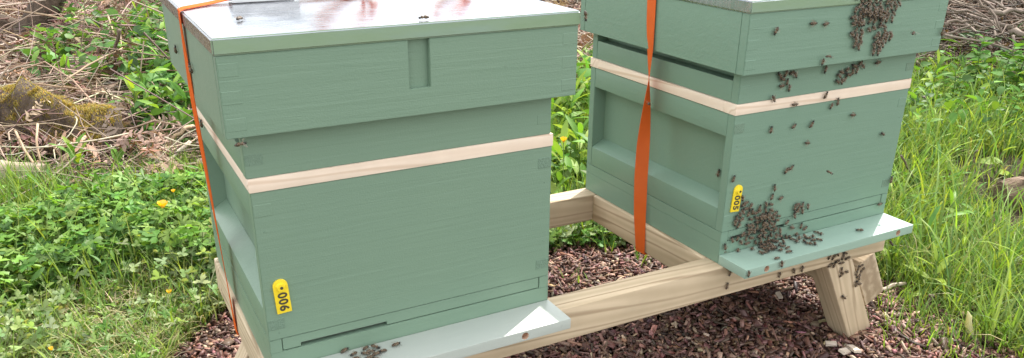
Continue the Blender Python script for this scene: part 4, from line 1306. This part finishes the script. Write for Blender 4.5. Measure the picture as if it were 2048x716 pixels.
# pale wilted sheath in the right foreground
e = empty('wilted_shoot', ground(1938, 700)); tag(e, 'cream-white wilted shoot standing in the grass at lower right', 'plant')
SHEATH = mat_leafy('cream_sheath', False, base=(0.62, 0.60, 0.40), var=0.05, trans=0.3)
sp = [Vector((0, 0, 0)), Vector((.004, 0, .022)), Vector((-.004, .004, .044)), Vector((-.016, .006, .064)), Vector((-.022, .006, .088)), Vector((-.033, .006, .104))]
obj('stem', tube_mesh('stem', sp[:3], [.006, .005, .005], 7), STEMG, e)
obj('sheath', tube_mesh('sheath', sp[1:], [.004, .0065, .0075, .0055, .0012], 9), SHEATH, e)
# buttercups
def flower(u, v, h, label, r=0.013):
    g = ground(u, v); s = random.Random(u)
    e = empty('buttercup', g); tag(e, label, 'flower', 'yellow buttercup flowers')
    obj('stem', tube_mesh('stem', [Vector((0, 0, 0)), Vector((.004, 0, h*.5)), Vector((0, 0, h))], [.0014, .0012, .0011], 5), STEMG, e)
    pm = LMP
    for k in range(5):
        o = bpy.data.objects.new('petal', pm); link(o, e); o.location = (0, 0, h); o.scale = (r, r, r)
        o.rotation_euler = Euler((0, -0.75+s.uniform(-.15, .15), k*1.2566), 'XYZ')
    bm = bmesh.new(); bmesh.ops.create_icosphere(bm, subdivisions=1, radius=r*0.33, matrix=Matrix.Translation((0, 0, h+r*0.12)))
    obj('flower_centre', bm, PETAL, e)
pv = [(0, 0, 0), (.45, -.38, .04), (.95, -.45, .16), (1.1, 0, .2), (.95, .45, .16), (.45, .38, .04), (.55, 0, -.05)]
LMP = mesh_np('petal', np.array(pv, float), [np.array([(0, 1, 6), (1, 2, 6), (2, 3, 6), (3, 4, 6), (4, 5, 6), (5, 0, 6)])], None, True); LMP.materials.append(PETAL)
def flower_at(u, v, h, label, r):
    # flower head seen at (u, v): find the foot of a stem of height h below it
    p = ground(u, v, h); uu, vv_ = px(np.array([[p.x, p.y, 0.0]]))
    flower(float(uu[0]), float(vv_[0]), h, label, r)
flower_at(326, 414, .17, 'large open yellow buttercup in front of the dry stalks', .018)
flower_at(103, 700, .08, 'tiny yellow buttercup in the lower left grass', .007)
flower_at(347, 384, .16, 'small yellow buttercup beside the orange strap', .008)
flower_at(1127, 283, .30, 'orange-yellow buttercup in the gap between the hives', .013)
flower_at(339, 586, .08, 'half hidden yellow buttercup low in the leaves', .009)
# pale chips lying on the bark near the leg
for i, (u, v, L, lab) in enumerate(((1707, 697, .034, 'pale wood chip touching the foot of the right stand leg'), (1662, 687, .024, 'small pale wood chip left of the stand leg foot'), (1690, 702, .030, 'split pale chip nearest the bottom edge by the leg'),
                                    (1440, 622, .020, 'cream wood chip on sunlit bark under the stand'), (1558, 590, .022, 'pinkish wood chip in the sunlit bark patch'))):
    g = ground(u, v, .034); s = random.Random(i)
    bm = bmesh.new(); vs = [bm.verts.new((a*L, b*L*0.55, c*0.006)) for a, b, c in cv]
    for f in cf[0]: bm.faces.new([vs[k] for k in f])
    tag(obj('wood_chip', bm, PALESTRAW, None, g, (s.uniform(-.2, .2), s.uniform(-.25, .25), s.uniform(0, 3))), lab, 'wood chip', 'pale chips on the bark')
# ------------------------------------------------------------------ honey bees
def mat_bee():
    t = NT('bee_body')
    v = t.mapping((1, 1, 1))
    sep = t.n('ShaderNodeSeparateXYZ'); t.l(v, sep.inputs[0])
    mr = t.n('ShaderNodeMapRange'); mr.inputs['From Min'].default_value = -0.0078; mr.inputs['From Max'].default_value = 0.0062
    t.l(sep.outputs['X'], mr.inputs['Value'])
    dk, br, tn, fz = (0.018, 0.013, 0.010), (0.10, 0.052, 0.020), (0.20, 0.12, 0.055), (0.13, 0.085, 0.048)
    col = t.ramp(mr.outputs['Result'], [(0.0, dk), (0.09, dk), (0.12, tn), (0.17, dk), (0.24, dk), (0.27, tn), (0.31, dk), (0.38, br), (0.42, tn), (0.46, dk), (0.52, fz), (0.74, fz), (0.80, dk), (1.0, dk)])
    nz = t.noise(v, 1500, 3)
    col = t.mix(0.5, col, t.mix(nz, (0.5,)*3, (1.3,)*3), 'MULTIPLY')
    t.pbr(col, 0.5, t.bump(nz, 0.6, 0.0004))
    return t.m
BEEM = mat_bee()
def mat_wing():
    t = NT('bee_wing')
    d = t.n('ShaderNodeBsdfPrincipled'); d.inputs['Base Color'].default_value = (0.30, 0.24, 0.18, 1); d.inputs['Roughness'].default_value = 0.25
    tp = t.n('ShaderNodeBsdfTransparent'); m = t.n('ShaderNodeMixShader')
    nz = t.noise(t.mapping((1, 1, 1)), 900, 2)
    r_ = t.ramp(nz, [(0.3, (0.22,)*3), (0.7, (0.45,)*3)]); t.l(r_, m.inputs[0])
    t.l(tp.outputs[0], m.inputs[1]); t.l(d.outputs[0], m.inputs[2]); t.l(m.outputs[0], t.out.inputs['Surface'])
    return t.m
WINGM = mat_wing()
def bee_body():
    prof = [(-.0078, .0003, -.0006), (-.0070, .0012, -.0004), (-.0052, .0021, -.0001), (-.0032, .00245, .0001), (-.0014, .0021, .0002), (-.0004, .0010, .0002), (.0004, .0014, .0002), (.0013, .0021, .0004), (.0024, .0022, .0004), (.0034, .0014, .0001), (.0039, .0009, 0), (.0044, .0015, -.0002), (.0053, .0016, -.0004), (.0060, .0009, -.0008), (.0063, .0003, -.0010)]
    S = 10; bm = bmesh.new(); rings = []
    for (x, r, z) in prof:
        rings.append([bm.verts.new((x, r*1.02*math.cos(2*math.pi*k/S), z+r*0.95*math.sin(2*math.pi*k/S))) for k in range(S)])
    fidx = {}
    for i in range(len(prof)-1):
        for k in range(S):
            f = bm.faces.new((rings[i][k], rings[i][(k+1) % S], rings[i+1][(k+1) % S], rings[i+1][k])); fidx[(i, k)] = f
    bm.faces.new(rings[0][::-1]); bm.faces.new(rings[-1])
    bmesh.ops.recalc_face_normals(bm, faces=bm.faces)
    # legs and feelers grow out of the body's own faces
    def grow(face, steps):
        cur = face
        for (dx, dy, dz, sc) in steps:
            r = bmesh.ops.extrude_discrete_faces(bm, faces=[cur]); cur = r['faces'][0]
            c = cur.calc_center_median()
            for v in cur.verts: v.co = c+(v.co-c)*sc+Vector((dx, dy, dz))
    for i, fx in ((6, -.0016), (7, 0.0002), (8, .0016)):
        for k, sy in ((8, 1), (6, -1)):
            grow(fidx[(i, k)], [(fx*.3, sy*.0010, .0002, .35), (fx*.7, sy*.0014, .0005, .8), (fx*.7, sy*.0008, -.0022, .7), (fx*.3, sy*.0005, -.0006, .5)])
    for k, sy in ((1, 1), (3, -1)):
        grow(fidx[(12, k)], [(.0004, sy*.0002, .0003, .3), (.0012, sy*.0006, .0004, .8), (.0010, sy*.0006, -.0006, .8)])
    me = bpy.data.meshes.new('honey_bee'); bm.to_mesh(me); bm.free()
    me.polygons.foreach_set('use_smooth', [True]*len(me.polygons)); me.materials.append(BEEM)
    return me
BEE = bee_body()
def wing_mesh(sy):
    out = [(0, 0), (-.002, .0012), (-.0050, .0022), (-.0078, .0024), (-.0090, .0014), (-.0082, .0003), (-.0050, -.0006), (-.002, -.0004)]
    bm = bmesh.new(); vs = [bm.verts.new((x, sy*y, 0.0003*math.sin(x*900))) for x, y in out]; bm.faces.new(vs)
    me = bpy.data.meshes.new('wing'); bm.to_mesh(me); bm.free(); me.materials.append(WINGM); return me
WINGS = {1: wing_mesh(1), -1: wing_mesh(-1)}
bq = random.Random(5)
def bee(pos, nrm, up, head, label, group, spread=None, size=1.0, lift=0.0034):
    """bee at pos on a surface with normal nrm, heading angle head measured from up towards up x nrm"""
    n = Vector(nrm).normalized(); u = (Vector(up)-n*Vector(up).dot(n)).normalized(); s = u.cross(n)
    X_ = u*math.cos(head)+s*math.sin(head)
    n2 = (n+X_*bq.uniform(-.15, .15)+u.cross(X_)*0+s*bq.uniform(-.12, .12)).normalized()
    X_ = (X_-n2*X_.dot(n2)).normalized(); Y_ = n2.cross(X_)
    m = Matrix((X_, Y_, n2)).transposed().to_4x4()
    sz = size*bq.uniform(0.95, 1.12)
    o = bpy.data.objects.new('honey_bee', BEE); link(o)
    o.matrix_world = Matrix.Translation(Vector(pos)+n*lift*sz) @ m @ Matrix.Scale(sz, 4)
    tag(o, label, 'bee', group)
    sp = bq.uniform(0.05, 0.5) if spread is None else spread
    for sy in (1, -1):
        w = bpy.data.objects.new('wing', WINGS[sy]); link(w, o)
        w.location = (.0016, sy*.0012, .0022); w.rotation_euler = (sy*0.15, -0.12-0.1*bq.random(), -sy*(sp+(0.9 if sp > 0.8 else 0)))
    return o
PL = {'roof': (1, BY-OV-0.0005, (0, -1, 0), (0, 0, 1)), 'front': (1, BY-0.0003, (0, -1, 0), (0, 0, 1)), 'strip': (1, BY-0.0018, (0, -1, 0), (0, 0, 1)),
      'edge': (1, BY-0.0740, (0, -1, 0), (0, 0, 1)), 'land': (2, H, (0, 0, 1), (0, 1, 0)), 'side': (0, BX, (-1, 0, 0), (0, 0, 1)), 'recess': (0, BX+0.03, (-1, 0, 0), (0, 0, 1)),
      'rail': (1, -0.013, (0, -1, 0), (0, 0, 1)), 'leg': (1, -0.012, (0, -1, 0), (0, 0, 1)), 'lid': (2, H+ZTOP, (0, 0, 1), (0, 1, 0)),
      'Aland': (2, H, (0, 0, 1), (0, 1, 0)), 'Aroofside': (0, -OV, (-1, 0, 0), (0, 0, 1)), 'Aside': (0, 0, (-1, 0, 0), (0, 0, 1)), 'brace': (1, 0.0105, (0, -1, 0), (0, 0, 1)),
      'under': (2, ST-0.0001, (0, 0, -1), (0, 1, 0)), 'Arim': (0, 0.4871, (1, 0, 0), (0, 0, 1))}
def put(u, v, plane, head, label, group=None, spread=None, size=1.0, extra=0.0):
    ax, val, n, up = PL[plane]
    p = on_axis(u, v, ax, val+extra*(n[ax] if n[ax] else 0))
    return bee(p, n, up, head, label, group, spread, size)
SG = 'scattered single bees'
D = math.radians
SINGLES = [
 (1549, 62, 'roof', 210, 'bee on the left part of the farther hive roof front'), (1625, 46, 'roof', 90, 'left one of two bees side by side on the roof front'),
 (1650, 47, 'roof', 80, 'right one of two bees side by side on the roof front'), (1882, 62, 'roof', 10, 'bee at the right end of the farther roof front'),
 (1643, 124, 'roof', 190, 'bee near the lower edge of the farther roof under pale wings'), (1648, 139, 'front', 200, 'bee just below the roof edge in the middle'),
 (1754, 124, 'front', 80, 'lone bee under the roof edge right of the diagonal line'), (1576, 176, 'front', 180, 'bee a little below the small group under the roof'),
 (1545, 197, 'strip', 150, 'leftmost bee on the bare pine frame of the farther hive'), (1588, 208, 'strip', 90, 'bee lying along the bare pine frame, second from left'),
 (1649, 189, 'strip', 20, 'dark upright bee on the bare pine frame'), (1660, 212, 'front', 200, 'lower left bee of the pair under the pine frame'),
 (1673, 202, 'front', 10, 'upper right bee of the pair under the pine frame'), (1704, 229, 'front', 95, 'bee walking sideways below the pine frame at right'),
 (1540, 258, 'front', 15, 'leftmost of three bees in a row across the hive front'), (1586, 251, 'front', 60, 'middle of three bees in a row across the hive front'),
 (1621, 247, 'front', 30, 'rightmost of three bees in a row across the hive front'), (1613, 285, 'front', 100, 'bee with pale spread wings in the centre of the hive front'),
 (1763, 267, 'front', 300, 'lone bee near the right edge of the farther hive front'), (1570, 341, 'front', 210, 'lower bee of the touching pair on the hive front'),
 (1581, 334, 'front', 40, 'upper bee of the touching pair on the hive front'), (1440, 345, 'recess', 0, 'bee at the front end of the recessed hive side'),
 (1465, 356, 'front', 20, 'bee just above the yellow tag 005'), (1547, 374, 'front', 0, 'topmost of three bees above the entrance crowd'),
 (1542, 392, 'front', 30, 'lower left of three bees above the entrance crowd'), (1560, 395, 'front', 75, 'right one of three bees above the entrance crowd'),
 (1483, 396, 'front', 160, 'bee touching the right side of yellow tag 005'), (1758, 407, 'front', 80, 'dark bee at the right end of the entrance line'),
 (1572, 443, 'front', 60, 'bee right of the crowd on the entrance line'), (1582, 454, 'front', 110, 'bee just below the entrance line right of the crowd'),
 (1600, 450, 'front', 10, 'left bee of a loose pair below the entrance line'), (1608, 455, 'front', 70, 'right bee of a loose pair below the entrance line'),
 (1448, 492, 'front', 350, 'bee standing at the floor front left corner'), (1451, 505, 'land', 80, 'bee at the back left corner of the teal landing board'),
 (1462, 478, 'front', 340, 'bee with raised wings left of the entrance crowd'), (1476, 503, 'land', 50, 'second bee from the left on the landing board'),
 (1504, 500, 'land', 60, 'third bee from the left on the landing board'), (1575, 498, 'land', 80, 'upper of two bees in front of the landing crowd'),
 (1578, 506, 'land', 100, 'lower of two bees in front of the landing crowd'), (1718, 463, 'land', 320, 'lone bee on the right half of the teal landing board'),
 (1561, 527, 'edge', 170, 'bee hanging on the landing board front edge'), (1554, 519, 'land', 90, 'bee at the lip of the landing board by the drilled hole'),
 (1495, 547, 'edge', 175, 'bee on the landing board front left corner'), (1685, 593, 'leg', 310, 'lone bee low on the front of the stand leg'),
 (1452, 570, 'rail', 20, 'small bee on the front rail below the landing board'), (1458, 545, 'rail', 200, 'bee under the left corner of the teal landing board'),
 (1557, 549, 'rail', 180, 'bee on the rail under the drilled hole'), (1586, 541, 'rail', 160, 'bee on the rail right of the drilled hole'), (1602, 537, 'rail', 180, 'bee on the rail close to the leg'),
 (480, 42, 'lid', 40, 'bee on the shiny lid left corner of the nearer hive'), (847, 40, 'lid', 275, 'bee walking on the shiny lid front edge'),
 (386, 135, 'Aroofside', 330, 'dark bee on the roof side of the nearer hive'), (356, 98, 'Aroofside', 20, 'bee beside the orange strap on the nearer roof side'),
 (407, 246, 'Aside', 10, 'bee on the pine frame at the nearer hive left side'), (1167, 33, 'Arim', 180, 'bee hanging on the right corner of the nearer hive lid'),
 (680, 692, 'Aland', 330, 'upper left bee on the pale landing board'), (690, 704, 'Aland', 70, 'second bee from the left on the pale landing board'),
 (793, 692, 'Aland', 80, 'rightmost bee on the pale landing board'), (1780, 358, 'front', 15, 'bee at the far right edge of the farther hive front')]
for (u, v, pl, hd, lab) in SINGLES:
    put(u, v, pl, D(hd), lab, SG, 0.55 if 'pale' in lab or 'spread' in lab else None, 1.0)
# bees in the air, near the hives
def flying(u, v, D_, head, label, sz=1.0):
    d = ray(u, v); p = CAMP + d*(D_/d.length)
    bee(p, (0.1, -0.35, 0.93), (0, 1, 0), head, label, 'bees in flight', 1.0, sz, 0)
def dist(u, v, ax, val): return (on_axis(u, v, ax, val)-CAMP).length
flying(1827, 66, dist(1827, 66, 1, BY-OV)-0.03, D(60), 'pale-winged bee flying in front of the farther roof at right')
flying(1660, 345, dist(1660, 345, 1, BY)-0.05, D(150), 'golden bee hovering before the farther hive front')
flying(1658, 113, dist(1658, 113, 1, BY-OV)-0.02, D(100), 'pale-winged bee hovering at the lower roof edge')
flying(482, 288, dist(482, 288, 1, 0)-0.05, D(90), 'tan bee hovering at the nearer hive front left corner')
flying(1848, 194, 1.95, D(250), 'blurred brown bee flying over the right grass')
flying(1298, 207, dist(1298, 207, 0, BX)-0.06, D(40), 'small pale bee flying beside the orange twisted strap')
flying(1783, 487, dist(1783, 487, 1, -0.05), D(200), 'bee flying under the right end of the landing board')
# crowds: points kept apart inside an outline traced on the surface they sit on
def crowd(poly, plane, n, gap, label, group, layers=1, main=0.0, spread_h=3.14, size=1.0):
    us = [p[0] for p in poly]; vs = [p[1] for p in poly]; pts = []; tries = 0
    while len(pts) < n and tries < 6000:
        tries += 1
        u, v = bq.uniform(min(us), max(us)), bq.uniform(min(vs), max(vs))
        if not in_poly(np.array([u]), np.array([v]), poly)[0]: continue
        if any((u-a)**2+(v-b)**2 < gap*gap for a, b in pts): continue
        pts.append((u, v))
    base = label
    def lab(u):
        if n < 12: return base
        f = (u-min(us))/(max(us)-min(us))
        return base+(', left part' if f < 0.34 else ', middle part' if f < 0.67 else ', right part')
    for i, (u, v) in enumerate(pts):
        put(u, v, plane, main+bq.uniform(-spread_h, spread_h), lab(u), group, None, size, 0.0)
    # upper layer climbing on the first
    for k in range(1, layers):
        cx, cy_ = sum(us)/len(us), sum(vs)/len(vs)
        for (u, v) in pts[::5]:
            a = bq.uniform(.2, .75); uu, vv_ = cx+(u-cx)*a+bq.uniform(-4, 4), cy_+(v-cy_)*a+bq.uniform(-4, 4)
            put(uu, vv_, plane, main+bq.uniform(-spread_h, spread_h), lab(uu), group, None, size, 0.0042*k)
CR = 'bees crowding on the farther hive'
crowd([(1700, -8), (1722, 8), (1703, 22), (1702, 50), (1716, 62), (1735, 64), (1752, 60), (1775, 50), (1785, 30), (1797, 25), (1797, 8), (1790, -8)], 'roof', 52, 8.0, 'dark bee in the dense cluster on the farther roof front', CR, 2, 3.14, 1.2)
crowd([(1700, 60), (1712, 60), (1721, 72), (1716, 98), (1706, 98), (1702, 80)], 'roof', 9, 7.5, 'bee in the small left tail below the roof cluster', CR, 1, 3.14, 1.0)
crowd([(1749, 62), (1782, 60), (1782, 74), (1766, 82), (1760, 95), (1748, 112), (1738, 113), (1738, 104), (1746, 88)], 'roof', 16, 7.5, 'bee in the longer right tail below the roof cluster', CR, 1, 3.14, 1.0)
crowd([(1556, 148), (1590, 138), (1596, 146), (1575, 158), (1566, 172), (1556, 170)], 'front', 7, 8, 'bee in the small group under the roof edge at left', CR)
crowd([(1664, 160), (1690, 135), (1725, 122), (1732, 130), (1705, 148), (1675, 168)], 'front', 12, 8, 'bee in the diagonal line under the roof edge', CR)
crowd([(1582, 418), (1595, 404), (1606, 407), (1607, 418), (1596, 430), (1584, 434)], 'front', 7, 8, 'bee in the small cluster right above the entrance line', CR)
crowd([(1611, 412), (1619, 412), (1619, 420), (1611, 420)], 'front', 1, 3, 'bee just right of the small cluster above the entrance line', CR)
crowd([(1486, 402), (1502, 408), (1503, 424), (1484, 432), (1474, 452), (1467, 455), (1467, 440), (1478, 424)], 'front', 13, 8, 'bee in the curved line beside yellow tag 005', CR)
crowd([(1492, 440), (1508, 420), (1530, 405), (1541, 406), (1546, 420), (1555, 430), (1548, 446), (1540, 454), (1495, 458)], 'front', 28, 8.0, 'bee in the main crowd above the hive entrance', CR, 2)
crowd([(1470, 470), (1500, 462), (1540, 455), (1545, 460), (1508, 474), (1504, 482), (1488, 490), (1470, 478)], 'front', 12, 9, 'bee in the row spilling out of the entrance', CR)
crowd([(1505, 482), (1530, 468), (1545, 458), (1566, 462), (1574, 480), (1560, 487), (1520, 488)], 'front', 15, 8.5, 'bee climbing between landing board and entrance', CR)
crowd([(1512, 487), (1540, 482), (1570, 488), (1572, 498), (1560, 506), (1545, 503), (1522, 509), (1517, 500)], 'land', 24, 7, 'bee in the thick of the crowd on the teal landing board', CR, 2)
crowd([(1572, 472), (1594, 470), (1612, 474), (1632, 464), (1646, 464), (1642, 486), (1622, 494), (1604, 488), (1580, 482)], 'land', 18, 8.0, 'bee in the right wing of the landing board crowd', CR)
crowd([(1655, 512), (1692, 500), (1694, 520), (1678, 526), (1658, 530)], 'leg', 10, 7.5, 'bee in the cluster at the top of the stand leg', CR)
crowd([(1670, 540), (1690, 536), (1694, 542), (1676, 552)], 'leg', 3, 8, 'bee below the cluster on the stand leg', CR)
crowd([(1712, 530), (1722, 530), (1722, 548), (1716, 570), (1708, 568), (1710, 550)], 'leg', 9, 7, 'bee in the upright line at the leg right edge', CR)
crowd([(708, 706), (730, 698), (770, 697), (772, 712), (760, 722), (705, 724)], 'Aland', 11, 10, 'bee in the small group on the pale landing board', 'bees on the pale landing board')
